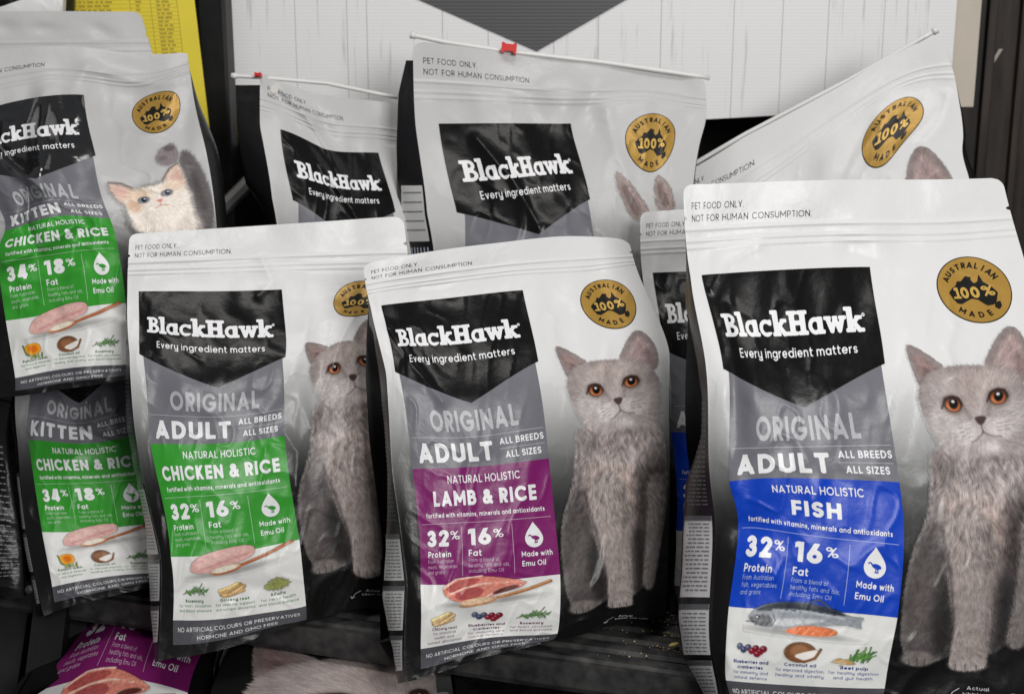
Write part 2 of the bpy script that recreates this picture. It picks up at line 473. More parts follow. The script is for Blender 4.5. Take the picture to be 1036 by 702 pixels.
class Canvas:
    """a painted picture: colours on a fine grid of points with coverage"""

    def __init__(s, x0, x1, y0, y1, res, seed=1):
        s.xs = np.arange(x0, x1 + 1e-6, 1 / res); s.ys = np.arange(y0, y1 + 1e-6, 1 / res)
        s.X, s.Y = np.meshgrid(s.xs, s.ys); s.C = np.zeros(s.X.shape + (3,)); s.A = np.zeros(s.X.shape)
        s.res = res; s.rng = np.random.RandomState(seed)

    def put(s, m, col, op=1.0, cover=True):
        m = np.clip(m, 0, 1) * op
        s.C += (np.asarray(col, float) - s.C) * m[..., None]
        if cover: s.A = np.maximum(s.A, m) if op == 1 else s.A + (1 - s.A) * m
        return s

    def ell(s, cx, cy, rx, ry, col, rot=0, soft=0.3, op=1.0, cover=True):
        c, sn = math.cos(math.radians(rot)), math.sin(math.radians(rot))
        a = (s.X - cx) * c + (s.Y - cy) * sn; b = -(s.X - cx) * sn + (s.Y - cy) * c
        q = np.hypot(a / rx, b / ry); d = (1 - q) * min(rx, ry)
        return s.put(sm(-soft, soft, d), col, op, cover)

    def poly(s, P, col, soft=0.3, op=1.0, cover=True, rnd=2, noise=None):
        d = sd_poly(s.X, s.Y, smooth_poly(P, rnd))
        if noise is not None: d = d + noise
        return s.put(sm(-soft, soft, d), col, op, cover)

    def line(s, P, w, col, soft=0.15, op=1.0, cover=True):
        return s.put(sm(soft, -soft, sd_line(s.X, s.Y, P) - w), col, op, cover)

    def tint(s, amp, sc, seed):
        s.C *= (1 + amp * fbm(s.X * sc, s.Y * sc, seed))[..., None]
        return s

    def lic(s, ang, n=10, seed=0):
        """noise combed along the direction field ang (radians)"""
        N = np.random.RandomState(seed).rand(*s.X.shape)
        h, w = N.shape; jj, ii = np.meshgrid(np.arange(h), np.arange(w), indexing='ij')
        acc = np.zeros_like(N)
        for sg in (1, -1):
            x = ii.astype(float); y = jj.astype(float)
            for _ in range(n):
                xi = np.clip(np.rint(x), 0, w - 1).astype(int); yi = np.clip(np.rint(y), 0, h - 1).astype(int)
                acc += N[yi, xi]; a = ang[yi, xi]; x = x + sg * np.cos(a); y = y + sg * np.sin(a)
        acc /= 2 * n
        return (acc - acc.mean()) / (acc.std() + 1e-9)

    def squeeze(s, y, k):
        s.Y = y + (s.Y - y) * k; s.ys = y + (s.ys - y) * k
        return s

    def clumps(s, ang, n, cell, seed):
        """tufts: coarser noise combed along ang"""
        N = np.random.RandomState(seed).rand(s.X.shape[0] // cell + 3, s.X.shape[1] // cell + 3)
        h, w = s.X.shape; jj, ii = np.meshgrid(np.arange(h), np.arange(w), indexing='ij'); acc = np.zeros((h, w))
        for sg in (1, -1):
            x = ii.astype(float); y = jj.astype(float)
            for _ in range(n):
                xi = np.clip(x, 0, w - 1); yi = np.clip(y, 0, h - 1); fx = xi / cell; fy = yi / cell; a0 = fx.astype(int); b0 = fy.astype(int); tx = fx - a0; ty = fy - b0
                acc += (N[b0, a0] * (1 - tx) + N[b0, a0 + 1] * tx) * (1 - ty) + (N[b0 + 1, a0] * (1 - tx) + N[b0 + 1, a0 + 1] * tx) * ty
                a = ang[yi.astype(int), xi.astype(int)]; x = x + sg * np.cos(a); y = y + sg * np.sin(a)
        return (acc - acc.mean()) / (acc.std() + 1e-9)

    def mesh(s, thr=0.02, bg=None):
        """points covered by the picture as quads; colours mixed with the ground colour bg(x, y)"""
        keep = s.A > thr
        cell = keep[:-1, :-1] | keep[1:, :-1] | keep[:-1, 1:] | keep[1:, 1:]
        n = s.X.shape[1]; j, i = np.nonzero(cell); k = j * n + i
        Q = np.stack([k, k + n, k + n + 1, k + 1], 1)
        u, inv = np.unique(Q, return_inverse=True)
        V = np.stack([s.X.ravel()[u], s.Y.ravel()[u]], 1)
        a = s.A.ravel()[u][:, None]; c = np.clip(s.C.reshape(-1, 3)[u], 3, 250)
        g = bg(V[:, 0], V[:, 1]) if callable(bg) else np.asarray(bg, float)[None]
        return V, inv.reshape(-1, 4), lin(g * (1 - a) + c * a)


# ---- printed colours
WHITE, BLACK, GREY, LETTER = (218, 218, 218), (20, 20, 22), (112, 112, 119), (232, 232, 234)
INKS = {'green': (54, 150, 48), 'purple': (122, 30, 100), 'blue': (14, 64, 184)}


def film_grey(x, y):
    g = 219 + (19 - 219) * sm(52, 115, y + 3.0 * (x < 10))
    return np.stack([g, g, g * 1.0], -1)


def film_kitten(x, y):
    g = 190 + (19 - 190) * sm(76, 126, y)  # top white greyed to carry shade on these bags; printed fade below
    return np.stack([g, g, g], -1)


def film_back_shade(x, y):
    g = 192 + (19 - 192) * sm(50, 113, y)  # film white greyed so the colour carries the back row's shade
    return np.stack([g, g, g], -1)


# ---- the brand lettering: rounded slab letters from distance fields
def logo_field(X, Y):
    Yf = -Y                                      # y up, baseline 0, capitals 1
    out = np.full(X.shape, -9.0)
    st = 0.135

    def box(cx, cy, hw, hh, r=0.05):
        qx = np.abs(X - cx) - hw + r; qy = np.abs(Yf - cy) - hh + r
        return -(np.hypot(np.maximum(qx, 0), np.maximum(qy, 0)) + np.minimum(np.maximum(qx, qy), 0) - r)

    def bowl(cx, cy, rx, ry, ix, iy, cut=None):
        o = (1 - np.hypot((X - cx) / rx, (Yf - cy) / ry)) * min(rx, ry)
        i = (1 - np.hypot((X - cx) / ix, (Yf - cy) / iy)) * min(ix, iy)
        g = np.minimum(o, -i)
        return g if cut is None else np.minimum(g, cut)

    def seg(ax, ay, bx, by, w):
        e = np.array([bx - ax, by - ay]); t = np.clip(((X - ax) * e[0] + (Yf - ay) * e[1]) / (e @ e), 0, 1)
        return w - np.hypot(X - ax - t * e[0], Yf - ay - t * e[1])
    U = lambda *a: np.maximum.reduce(a)

    def let_B(x):
        return U(box(x + .27, .5, st, .5), box(x + .17, .085, .19, .085), box(x + .17, .915, .19, .085),
                 bowl(x + .42, .735, .36, .265, .17, .11, X - (x + .25)), bowl(x + .46, .28, .40, .28, .19, .12, X - (x + .25)))

    def let_l(x):
        return U(box(x + .19, .53, st, .53), box(x + .10, .975, .16, .085), box(x + .20, .085, .25, .085))

    def let_a(x):
        return U(bowl(x + .33, .34, .34, .35, .155, .175), box(x + .56, .35, st, .35), box(x + .66, .085, .13, .085))

    def let_c(x):
        return np.maximum(bowl(x + .36, .34, .36, .35, .175, .185, -np.minimum(X - (x + .44), .155 - np.abs(Yf - .33))), box(x + .60, .56, .085, .12))

    def let_k(x):
        return U(box(x + .20, .53, st, .53), box(x + .11, .975, .16, .085), box(x + .20, .085, .22, .085),
                 seg(x + .26, .30, x + .56, .60, .095), seg(x + .36, .40, x + .60, .09, .11), box(x + .60, .615, .17, .08), box(x + .67, .085, .17, .085))

    def let_H(x):
        return U(box(x + .25, .5, st, .5), box(x + .77, .5, st, .5), box(x + .51, .5, .3, .095), box(x + .25, .085, .25, .085),
                 box(x + .25, .915, .25, .085), box(x + .77, .085, .25, .085), box(x + .77, .915, .25, .085))

    def let_w(x):
        return U(seg(x + .17, .60, x + .34, .10, .105), seg(x + .34, .10, x + .52, .60, .095), seg(x + .52, .60, x + .70, .10, .095), seg(x + .70, .10, x + .87, .60, .105),
                 box(x + .16, .625, .18, .08), box(x + .52, .625, .13, .08), box(x + .88, .625, .18, .08))
    x = 0
    for ch, adv in (('B', .90), ('l', .45), ('a', .80), ('c', .72), ('k', .80), ('H', 1.05), ('a', .77), ('w', 1.02), ('k', .80)):
        out = np.maximum(out, {'B': let_B, 'l': let_l, 'a': let_a, 'c': let_c, 'k': let_k, 'H': let_H, 'w': let_w}[ch](x)); x += adv
    ring = np.minimum(.075 - np.hypot(X - 7.36, Yf - .72), np.hypot(X - 7.36, Yf - .72) - .035)
    return np.maximum(out, ring)


def make_logo():
    V, T = field_mesh(lambda X, Y: logo_field(X, Y), -0.1, 7.5, -1.15, 0.1, 30)
    V = V.copy()
    V[:, 0] = 10.4 + V[:, 0] / 7.28 * 43.2; V[:, 1] = 43.6 + V[:, 1] * 6.9
    return V, T


LOGO = make_logo()
AUS = [(-.86, .02), (-.78, .24), (-.66, .45), (-.50, .48), (-.30, .38), (-.08, .28), (.12, .34), (.24, .48), (.34, .58), (.56, .56), (.70, .42), (.82, .12),
       (.70, -.10), (.58, -.22), (.46, -.34), (.36, -.62), (.28, -.36), (.16, -.30), (.06, -.44), (.10, -.54), (-.10, -.60), (-.22, -.48), (-.30, -.40), (-.44, -.42), (-.52, -.26), (-.70, -.14)]
BC, BR_ = (86.0, 31.5), 10.3


def drop_field(cx, top, bot, r):
    def fn(X, Y):
        cy = bot - r; c = r - np.hypot(X - cx, Y - cy)
        t = np.clip((Y - top) / (cy - top), 0, 1); w = r * 0.98 * np.sin(t * math.pi / 2) ** 1.25
        cone = np.where((Y >= top) & (Y <= cy), w - np.abs(X - cx), -1)
        return np.maximum(c, cone)
    return fn


def emu_field(cx, cy, s):
    def fn(X, Y):
        x = (X - cx) / s; y = (Y - cy) / s
        body = (1 - np.hypot((x - .12) / .62, (y + .02 - .18 * x) / .34)) * .34
        g = np.maximum(body, .085 - sd_line(x, y, [(-.36, -.05), (-.52, -.2), (-.6, -.42), (-.78, -.47), (-.98, -.36)]))
        g = np.maximum(g, .07 - sd_line(x, y, [(.10, .2), (.02, .5), (.10, .78), (-.08, .8)]))
        g = np.maximum(g, .07 - sd_line(x, y, [(.3, .2), (.3, .5), (.36, .78), (.2, .8)]))
        return g
    return fn


# ---- ingredient pictures (painted in design units round their own centre)
def pic_chicken():
    c = Canvas(15, 56, 117, 134, 5, 3)
    c.ell(33, 130.0, 12, 1.3, (182, 177, 172), rot=-8, soft=1.2, op=.5)
    c.poly([(17, 129), (20, 123.5), (28, 120.6), (38, 118.6), (42.5, 119.6), (42, 124), (36, 126.6), (28, 129.6), (21, 131)], (216, 170, 163), .35)
    c.poly([(19, 127.5), (28, 122), (38, 119.8), (41, 121), (32, 124), (24, 128.6)], (224, 184, 176), .9, .8)
    c.line([(22, 129), (30, 126), (40, 122.6)], .3, (178, 120, 116), .6, .6)
    c.poly([(24, 130.5), (31, 126.8), (37, 126.0), (36, 129), (28, 131.8)], (216, 180, 160), .4, .7)
    c.line([(37, 127.6), (46, 124.4), (54.4, 120.7)], .75, (164, 92, 60), .2); c.line([(37, 127.2), (46, 124.0), (54.2, 121.1)], .22, (204, 140, 100), .3)
    c.ell(31.5, 129.2, 6.2, 1.9, (172, 104, 70), rot=-14); c.ell(31.2, 128.8, 5.2, 1.35, (236, 226, 208), rot=-14, soft=.3)
    return c.tint(.10, 1.2, 4).squeeze(133.2, .80)


def pic_lamb():
    c = Canvas(15, 56, 117, 135, 5, 3)
    c.ell(34, 130.6, 12, 1.3, (180, 172, 168), rot=-6, soft=1.2, op=.5)
    c.poly([(18, 124), (22, 120), (32, 118.8), (41, 120.6), (46, 122.4), (45, 125), (38, 127), (30, 131), (23, 131), (19, 128)], (214, 132, 116), .35)
    c.poly([(19, 124.6), (23, 121), (31, 119.6), (31, 122), (25, 124.6), (21, 126.6)], (176, 84, 80), .4)
    c.poly([(22, 128), (25, 125), (31, 123.6), (33, 126.4), (29, 129.8), (24, 130.2)], (168, 78, 78), .4)
    for p in ([(18.6, 124.2), (23, 120.2), (32, 119)], [(21, 127), (26, 124.4), (32, 122.6), (40, 122.4)], [(33, 129), (37, 125.6), (44, 124)]):
        c.line(p, .35, (240, 206, 190), .3)
    c.poly([(34, 128), (38, 124.6), (45, 123.4), (41, 126.6)], (92, 44, 40), .4)
    c.line([(33, 123.6), (40, 121.6), (45.6, 123)], .5, (226, 150, 130), .4)
    c.line([(37, 129.2), (46, 126.2), (53.6, 123.2)], .75, (170, 112, 70), .2); c.line([(37, 128.8), (46, 125.8), (53.4, 122.9)], .2, (212, 162, 116), .3)
    c.ell(30.4, 131.0, 6.6, 2.0, (188, 138, 98), rot=-12); c.ell(30.0, 130.6, 5.6, 1.4, (222, 190, 158), rot=-12, soft=.4)
    return c.tint(.16, 1.3, 8).squeeze(133.2, .80)


def pic_fish():
    c = Canvas(15, 52, 117, 135, 5, 3)
    c.ell(31, 130.4, 11, 1.2, (180, 178, 178), rot=4, soft=1.2, op=.5)
    c.poly([(15.6, 125), (20, 120.7), (30, 119.2), (40, 120.4), (45, 122.6), (48.6, 122), (47.4, 124.4), (48.4, 127), (44, 125.6), (36, 127.6), (28, 129.6), (19, 128.6)], (150, 154, 160), .3)
    c.poly([(17, 123.4), (24, 119.8), (33, 119.2), (42, 120.7), (44, 123), (34, 122), (24, 122.8)], (48, 54, 62), .6)
    c.line([(24, 122.6), (34, 122.4), (43, 123.4)], .45, (196, 202, 208), .6, .8)
    for k in range(26): c.ell(22 + (k * 7.3) % 20, 120.6 + (k * 1.9) % 2.2, .35, .2, (28, 32, 38), soft=.2, op=.7)
    c.poly([(20, 127), (28, 125.4), (40, 124.4), (34, 127), (26, 128.8)], (206, 208, 210), .7, .85)
    c.poly([(16, 125.6), (20, 124), (24.4, 125.6), (24, 129), (19, 128.4)], (104, 106, 110), .4)
    for k in range(4): c.line([(19 + k * 1.7, 124.4), (19.8 + k * 1.7, 126.4), (19 + k * 1.7, 128.4)], .16, (52, 54, 60), .2, .8)
    c.ell(19.4, 125.6, .9, .8, (30, 30, 32)); c.ell(19.2, 125.4, .35, .3, (220, 220, 220), soft=.15)
    c.line([(16, 126.8), (19, 127.2)], .15, (40, 40, 44))
    c.line([(33, 119.4), (36, 117.8), (39, 120.2)], .3, (84, 88, 96), .3)
    c.poly([(27, 130.6), (31, 127.8), (38, 127.2), (42.4, 128.4), (41.4, 130.8), (34, 131.6)], (226, 122, 76), .3)
    for k in range(5): c.line([(31 + k * 2.2, 130.9), (32.4 + k * 2.2, 128.4)], .14, (246, 176, 140), .25, .8)
    return c.tint(.14, 1.6, 5).squeeze(133.2, .80)


def pic_berries(cx, cy):
    c = Canvas(cx - 6, cx + 6, cy - 3.2, cy + 3.2, 6)
    for x, y, col in ((-3.9, -.9, (86, 98, 128)), (-2.4, .1, (60, 66, 96)), (-.9, -.6, (72, 78, 106)), (.5, .4, (142, 26, 42)), (1.7, -.4, (122, 22, 40)), (3.1, .6, (148, 30, 46)), (4.1, -.3, (118, 24, 40)), (2.3, 1.3, (130, 26, 42))):
        c.ell(cx + x, cy + y, 1.15, 1.1, col, soft=.2); c.ell(cx + x - .3, cy + y - .35, .35, .3, (214, 206, 214), soft=.25, op=.6)
    return c


def pic_coconut(cx, cy):
    c = Canvas(cx - 6, cx + 6, cy - 4, cy + 4, 6)
    c.ell(cx - .4, cy, 4.4, 3.3, (120, 78, 50)); c.tint(.3, 3, 3)
    c.ell(cx - .6, cy - .5, 2.5, 1.8, (154, 106, 72), soft=.5)
    c.poly([(cx - 2.4, cy + 1.2), (cx + .6, cy - .2), (cx + 4.8, cy - 1.6), (cx + 3.6, cy + 1.4), (cx + .6, cy + 2.8)], (236, 232, 226), .25)
    c.line([(cx - 2.2, cy + 1.8), (cx + 1, cy + 3), (cx + 3.8, cy + 1.6), (cx + 5, cy - 1.4)], .4, (130, 84, 54), .2)
    return c


def pic_rosemary(cx, cy):
    c = Canvas(cx - 6.5, cx + 6.5, cy - 4, cy + 4, 6)
    rng = random.Random(4)
    for k in range(3):
        a = -18 + k * 9; x0 = cx - 4.8 + k; y0 = cy + 1.6 - k * .4
        ca, sa = math.cos(math.radians(a)), math.sin(math.radians(a))
        c.line([(x0, y0), (x0 + 8 * ca, y0 + 8 * sa)], .14, (108, 112, 62), .2)
        for j in range(13):
            t = .8 + j * .6; px, py = x0 + t * ca, y0 + t * sa
            b = a + rng.choice((-1, 1)) * rng.uniform(28, 60); l = rng.uniform(1.1, 1.9)
            c.line([(px, py), (px + l * math.cos(math.radians(b)), py + l * math.sin(math.radians(b)))], .17, rng.choice(((64, 116, 52), (88, 140, 70), (48, 92, 44))), .16)
    return c


def pic_roots(cx, cy, col=(206, 168, 112)):
    c = Canvas(cx - 6.5, cx + 6.5, cy - 3.6, cy + 3.6, 6)
    for k, (x, y, l, a) in enumerate(((-4.4, 1.6, 7.6, -26), (-3.6, 2.2, 7, -14), (-4.8, .4, 6.6, -20), (-1.6, 2.0, 6, -30))):
        q = math.radians(a); s = (.86, 1.0, 1.12, .95)[k]
        P = [(cx + x, cy + y), (cx + x + l * .5 * math.cos(q), cy + y + l * .5 * math.sin(q) + .3), (cx + x + l * math.cos(q), cy + y + l * math.sin(q))]
        c.line(P, .75, np.array(col) * s * .8, .2); c.line([(p[0], p[1] - .2) for p in P], .4, np.clip(np.array(col) * s * 1.14, 0, 245), .4)
    return c.tint(.2, 2.4, 6)


def pic_heap(cx, cy, col=(150, 156, 92)):
    c = Canvas(cx - 6, cx + 6, cy - 3.6, cy + 3.2, 6)
    c.poly([(cx - 5.2, cy + 1.6), (cx - 3, cy - 1.2), (cx, cy - 2.6), (cx + 3, cy - 1.2), (cx + 5.2, cy + 1.2), (cx + 1, cy + 2.4)], col, .4, noise=.5 * fbm(c.X * 1.5, c.Y * 1.5, 3))
    return c.tint(.34, 4, 9)


def pic_pumpkin(cx, cy):
    c = Canvas(cx - 6, cx + 6, cy - 4.2, cy + 4.2, 6)
    c.poly([(cx - 4.4, cy - 2.6), (cx + 2.4, cy - 3.0), (cx + 3.6, cy + 1.0), (cx - .6, cy + 2.4), (cx - 3.4, cy + 1)], (236, 160, 40), .3)
    c.poly([(cx - 2.8, cy - 1.8), (cx + 1.4, cy - 2), (cx + 1.8, cy + .6), (cx - 1, cy + 1.4)], (214, 112, 20), .6)
    c.line([(cx - 4.5, cy - 2.4), (cx - 3.6, cy + 1.2), (cx - .8, cy + 2.7)], .35, (92, 120, 44), .2)
    for k in range(8): c.ell(cx - 1.5 + (k % 4) * 1.6, cy + 2.3 + (k // 4) * .8, .9, .45, (112, 134, 62) if k % 2 else (150, 158, 92), rot=k * 37, soft=.2)
    return c


def pic_beet(cx, cy):
    c = Canvas(cx - 6.5, cx + 6.5, cy - 5, cy + 4, 6)
    rng = random.Random(9)
    for k in range(26):
        a = math.radians(rng.uniform(-88, -22)); x = cx + rng.uniform(-2, 3.2); y = cy + rng.uniform(.6, 2.4); l = rng.uniform(2, 4.6)
        c.line([(x, y), (x + l * math.cos(a), y + l * math.sin(a))], .2, rng.choice(((70, 128, 46), (98, 150, 62), (48, 96, 38))), .18)
    for k in range(12):
        c.ell(cx - 3.4 + rng.uniform(-2, 2.6), cy + 2.2 + rng.uniform(-.7, .7), 1.0, .35, rng.choice(((190, 150, 96), (160, 112, 66), (214, 184, 130))), rot=rng.uniform(-40, 10), soft=.2)
    return c


# ---- the cats printed on the film
def pic_cat():
    c = Canvas(56, 100, 41, 143.2, 5, 5)
    X, Y = c.X, c.Y
    # direction in which the fur lies
    face = np.arctan2(Y - 69, X - 82.5)
    ang = np.where(Y < 76, face, np.arctan2(6.0 + 0 * X, (X - 78) * 0.16)) + 0.5 * vnoise(X * .22, Y * .22, 7)
    fine = c.lic(ang, 3, 3); coarse = c.lic(ang, 6, 8)
    edge = 0.16 * fine
    tuft = c.clumps(ang + .9 * vnoise(X * .35, Y * .35, 31), 5, 4, 12)
    body = smooth_poly([(66.8, 74), (66, 84), (63.6, 96), (59.4, 104), (57.6, 116), (58.6, 130), (61.6, 138), (66, 140), (71, 138.4), (75, 136), (84, 136), (89, 131), (95, 122), (98.6, 106), (99.4, 88), (97, 74)], 2)
    d_body = sd_poly(X, Y, body) + edge
    c.put(sm(-.4, .4, d_body), (124, 112, 108))
    c.put(sm(86, 110, Y + .25 * (78 - X)) * (d_body > -.5), (64, 58, 57), .95, False)      # darker coat low on the body
    c.put(sm(-3.2, 0, -np.abs(d_body)) * (d_body > -.5) * (X < 72), (150, 140, 136), .45, False)
    # haunch and hind paw
    c.ell(63.4, 120, 6.4, 15, (84, 76, 74), rot=4, soft=4.5, op=.8, cover=False)
    c.ell(65.0, 137.4, 5.2, 2.9, (112, 103, 99), rot=8, soft=.8)
    for x in (62.6, 65, 67.2): c.line([(x, 137.4), (x + .2, 139.8)], .14, (56, 50, 49), .25, .8, False)
    # chest
    c.poly([(70, 78), (88, 77), (93, 90), (88, 108), (78, 112), (70, 100)], (172, 150, 140), 5, .85, False)
    c.poly([(86, 84), (97, 80), (98.6, 106), (93, 122), (86, 126)], (58, 52, 51), 3.4, .9, False)
    c.poly([(83, 112), (90, 108), (90, 134), (84.6, 138)], (40, 36, 36), 2.0, .9, False)
    c.poly([(70, 108), (73, 122), (74.4, 136), (70, 136), (66, 122)], (38, 34, 34), 2.4, .9, False)
    # far foreleg, then near foreleg
    c.poly([(91, 92), (98.4, 92), (97, 112), (94.8, 128), (93, 132), (89.6, 131.6), (88.8, 127), (90.6, 112)], (114, 105, 101), .9, .95, noise=edge)
    c.poly([(67.4, 92), (83.4, 90), (84.2, 108), (84.2, 124), (85.2, 137), (84, 141.4), (79, 142.6), (74.4, 141.4), (74, 136), (74.2, 126), (70.6, 114)], (140, 127, 121), .7, noise=edge)
    c.poly([(80.4, 94), (85, 96), (86, 124), (86, 138), (82.6, 136), (82, 118)], (104, 94, 90), 1.6, .6, False)
    c.ell(80, 139.6, 5.4, 2.6, (152, 140, 134), rot=-6, soft=1.2, op=.8)
    for x in (76.4, 79.2, 82.2): c.line([(x, 139.6), (x + .3, 142.4)], .15, (72, 64, 62), .25, .85, False)
    c.put(sm(1.3, -.6, sd_line(X, Y, [(68, 97), (71, 110), (73.6, 124), (73.8, 138)])), (44, 39, 39), .7, False)
    # throat, neck ruff and head
    c.poly([(67, 75), (97, 72), (98, 84), (90, 90), (76, 91), (66.6, 86)], (160, 147, 142), 5.0, .9, False)
    c.ell(80, 81.0, 9.5, 3.0, (110, 99, 95), rot=-5, soft=3.0, op=.55, cover=False)
    c.ell(70.4, 82.0, 3.2, 5.6, (88, 79, 76), soft=2.8, op=.75, cover=False)
    ear_l = [(63.6, 47.2), (66, 47.4), (70, 50.4), (74.6, 54.6), (71, 63), (67, 63), (64.8, 55)]
    ear_r = [(92.0, 41.8), (89.8, 42.8), (86.4, 47.6), (83.4, 54.4), (90, 60), (96.6, 59), (96.2, 50), (94.4, 44)]
    for e in (ear_l, ear_r): c.poly(e, (128, 114, 110), .3, noise=edge * .5)
    c.poly([(65.0, 49.2), (68.6, 51.6), (72.4, 55.6), (69.4, 61.4), (67, 58)], (138, 112, 108), .9, .9, False)
    c.poly([(67, 53.2), (70, 55), (71.4, 58.6), (69, 60.4)], (92, 74, 72), 1.1, .8, False)
    c.line([(67.6, 60), (69.6, 57.4), (72.4, 55.4)], .5, (176, 156, 150), .7, .6, False)
    c.poly([(91.6, 44), (88.6, 47.6), (86.4, 54), (91, 57), (95, 55), (94.4, 47.6)], (156, 132, 128), 1.0, .9, False)
    c.poly([(92.4, 49.4), (94.4, 51), (95.2, 57.4), (92.6, 58)], (112, 92, 88), 1.1, .75, False)
    c.line([(86.6, 54.6), (88.4, 49.6), (91.4, 45)], .45, (172, 152, 146), .7, .5, False)
    head = [(67, 57), (71, 54.0), (77, 52.8), (85, 52.8), (92, 55), (96.6, 60.6), (97.8, 68), (96.4, 74.4), (91.4, 78), (85.4, 79.2), (79, 78.6), (72, 76.6), (68.2, 72.4), (65.8, 66.6), (65.2, 61)]
    low = sm(70, 79, Y)
    d_head = sd_poly(X, Y, smooth_poly(head, 2)) + edge + 1.1 * low * tuft
    c.put(sm(-.4 - 1.6 * low, .4 + 1.0 * low, d_head), (164, 151, 146))
    c.put(sm(7.5, 0, d_head) * (d_head > -.5) * (1 - low), (118, 106, 102), .62, False)
    for q in ([(77.5, 57.5), (78.4, 54.6)], [(80.4, 57), (80.8, 54)], [(83.6, 56.6), (83.4, 53.8)], [(86.6, 57), (86, 54.4)], [(70.6, 62.4), (67.6, 60.8)], [(93, 60), (95.4, 58.8)]): c.line(q, .3, (132, 117, 112), .8, .5, False)
    c.ell(82.4, 57.4, 9, 3.8, (176, 160, 153), rot=-6, soft=3, op=.7, cover=False)        # brow
    c.ell(80.2, 59.4, 2.2, 5.6, (146, 128, 122), rot=8, soft=2.0, op=.6, cover=False)
    c.ell(76.4, 58.6, 3.2, 2.0, (158, 142, 136), rot=-12, soft=1.6, op=.5, cover=False); c.ell(88.6, 56.8, 3.0, 1.9, (158, 142, 136), soft=1.6, op=.5, cover=False)
    c.ell(71.2, 69.6, 4.6, 4.6, (182, 171, 166), soft=3, op=.75, cover=False)             # cheeks
    c.ell(93.6, 67.2, 3.4, 5, (178, 167, 162), soft=2.6, op=.65, cover=False)
    c.ell(81.3, 64.6, 2.3, 3.6, (172, 157, 151), rot=8, soft=1.6, op=.6, cover=False)     # bridge of the nose
    c.line([(77.8, 64.6), (79.6, 67.6)], .5, (118, 104, 100), .9, .6, False); c.line([(85.4, 63.6), (85.2, 66.6)], .5, (118, 104, 100), .9, .6, False)
    c.ell(78.8, 71.6, 4.0, 2.9, (196, 185, 180), rot=-16, soft=1.3, op=.9, cover=False)   # muzzle
    c.ell(88.0, 70.2, 3.9, 2.8, (192, 180, 175), rot=6, soft=1.3, op=.9, cover=False)
    c.ell(84.4, 75.4, 3.4, 2.0, (186, 174, 169), rot=-6, soft=1.1, op=.85, cover=False)
    c.ell(84.6, 78.8, 5.0, 1.2, (104, 93, 90), rot=-4, soft=1.5, op=.6, cover=False)
    # combed fur over everything painted so far
    grain = c.rng.rand(*X.shape) - .5
    c.C *= (1 + .040 * fine + .060 * coarse * sm(74, 84, Y) * (1 - .6 * sm(100, 112, Y)) + .02 * coarse + .08 * grain + .060 * tuft * sm(76, 82, Y) * (1 - .75 * sm(100, 114, Y)) + .02 * tuft + .06 * fbm(X * .45, Y * .45, 21))[..., None]
    c.C = np.clip((c.C * np.array([1.03, 1.055, 1.075]) - 100) * 1.06 + 103, 8, 245)
    # eyes, looking up
    for ex, ey, w, rt in ((74.6, 64.0, 1.0, 10), (88.0, 62.0, .97, 2)):
        c.ell(ex, ey, 3.3 * w, 2.7 * w, (104, 90, 86), rot=rt, soft=1.0, op=.7, cover=False)
        c.ell(ex, ey - .15, 2.75 * w, 2.2 * w, (38, 29, 27), rot=rt, soft=.35, cover=False)
        c.ell(ex + .05, ey + .12, 2.2 * w, 1.75 * w, (178, 98, 58), rot=rt, soft=.4, cover=False)
        c.ell(ex - .2, ey + .75, 1.5 * w, .8 * w, (220, 146, 98), rot=rt, soft=.6, op=.75, cover=False)
        c.ell(ex, ey - 1.1, 2.1 * w, .8 * w, (88, 46, 30), rot=rt, soft=.6, op=.75, cover=False)
        c.ell(ex + .2, ey - .2, 1.3 * w, 1.42 * w, (17, 13, 13), soft=.35, cover=False)
        c.ell(ex + .05, ey - .8, .5, .42, (236, 238, 242), soft=.25, op=.95, cover=False)
        c.line([(ex - 3.2 * w, ey + 1.0), (ex - 2.1 * w, ey - 1.3), (ex, ey - 2.2), (ex + 1.8, ey - 1.8), (ex + 2.8 * w, ey)], .26, (50, 40, 38), .35, .85, False)
    # nose, mouth, whiskers
    c.poly([(80.8, 67.4), (82.6, 66.8), (84.8, 67.1), (83.8, 68.8), (82.9, 69.4), (81.9, 68.9)], (76, 62, 60), .35, 1, False, 1)
    c.line([(82.9, 69.4), (83.3, 71.2)], .16, (84, 70, 67), .3, .85, False)
    c.line([(83.3, 71.2), (82.4, 72.2), (80.8, 73.4), (79.6, 73.9)], .16, (96, 83, 80), .5, .75, False)
    c.line([(83.3, 71.2), (84.6, 71.9), (86.6, 72.5), (88.2, 72.4)], .16, (96, 83, 80), .5, .75, False)
    for k in range(3):
        for j in range(2):
            c.line([(75.8 + j * 2 + k * .5, 70.4 + k * 1.05 + j * .1), (77.0 + j * 2 + k * .5, 70.1 + k * 1.0 + j * .1)], .1, (132, 119, 115), .3, .7, False)
            c.line([(87.4 + j * 2, 69.0 + k * .95 - j * .2), (88.7 + j * 2, 68.9 + k * .95 - j * .3)], .1, (132, 119, 115), .3, .7, False)
    for a, b in (((76.5, 73), (69, 85)), ((76, 72.6), (67.6, 82)), ((78, 74), (72, 87)), ((80, 75), (81.6, 87)), ((88.6, 73), (95, 80))):
        m = ((a[0] + b[0]) / 2 - .8, (a[1] + b[1]) / 2 + .2)
        c.line([a, m, b], .05, (200, 192, 186), .13, .5, False)
    return c


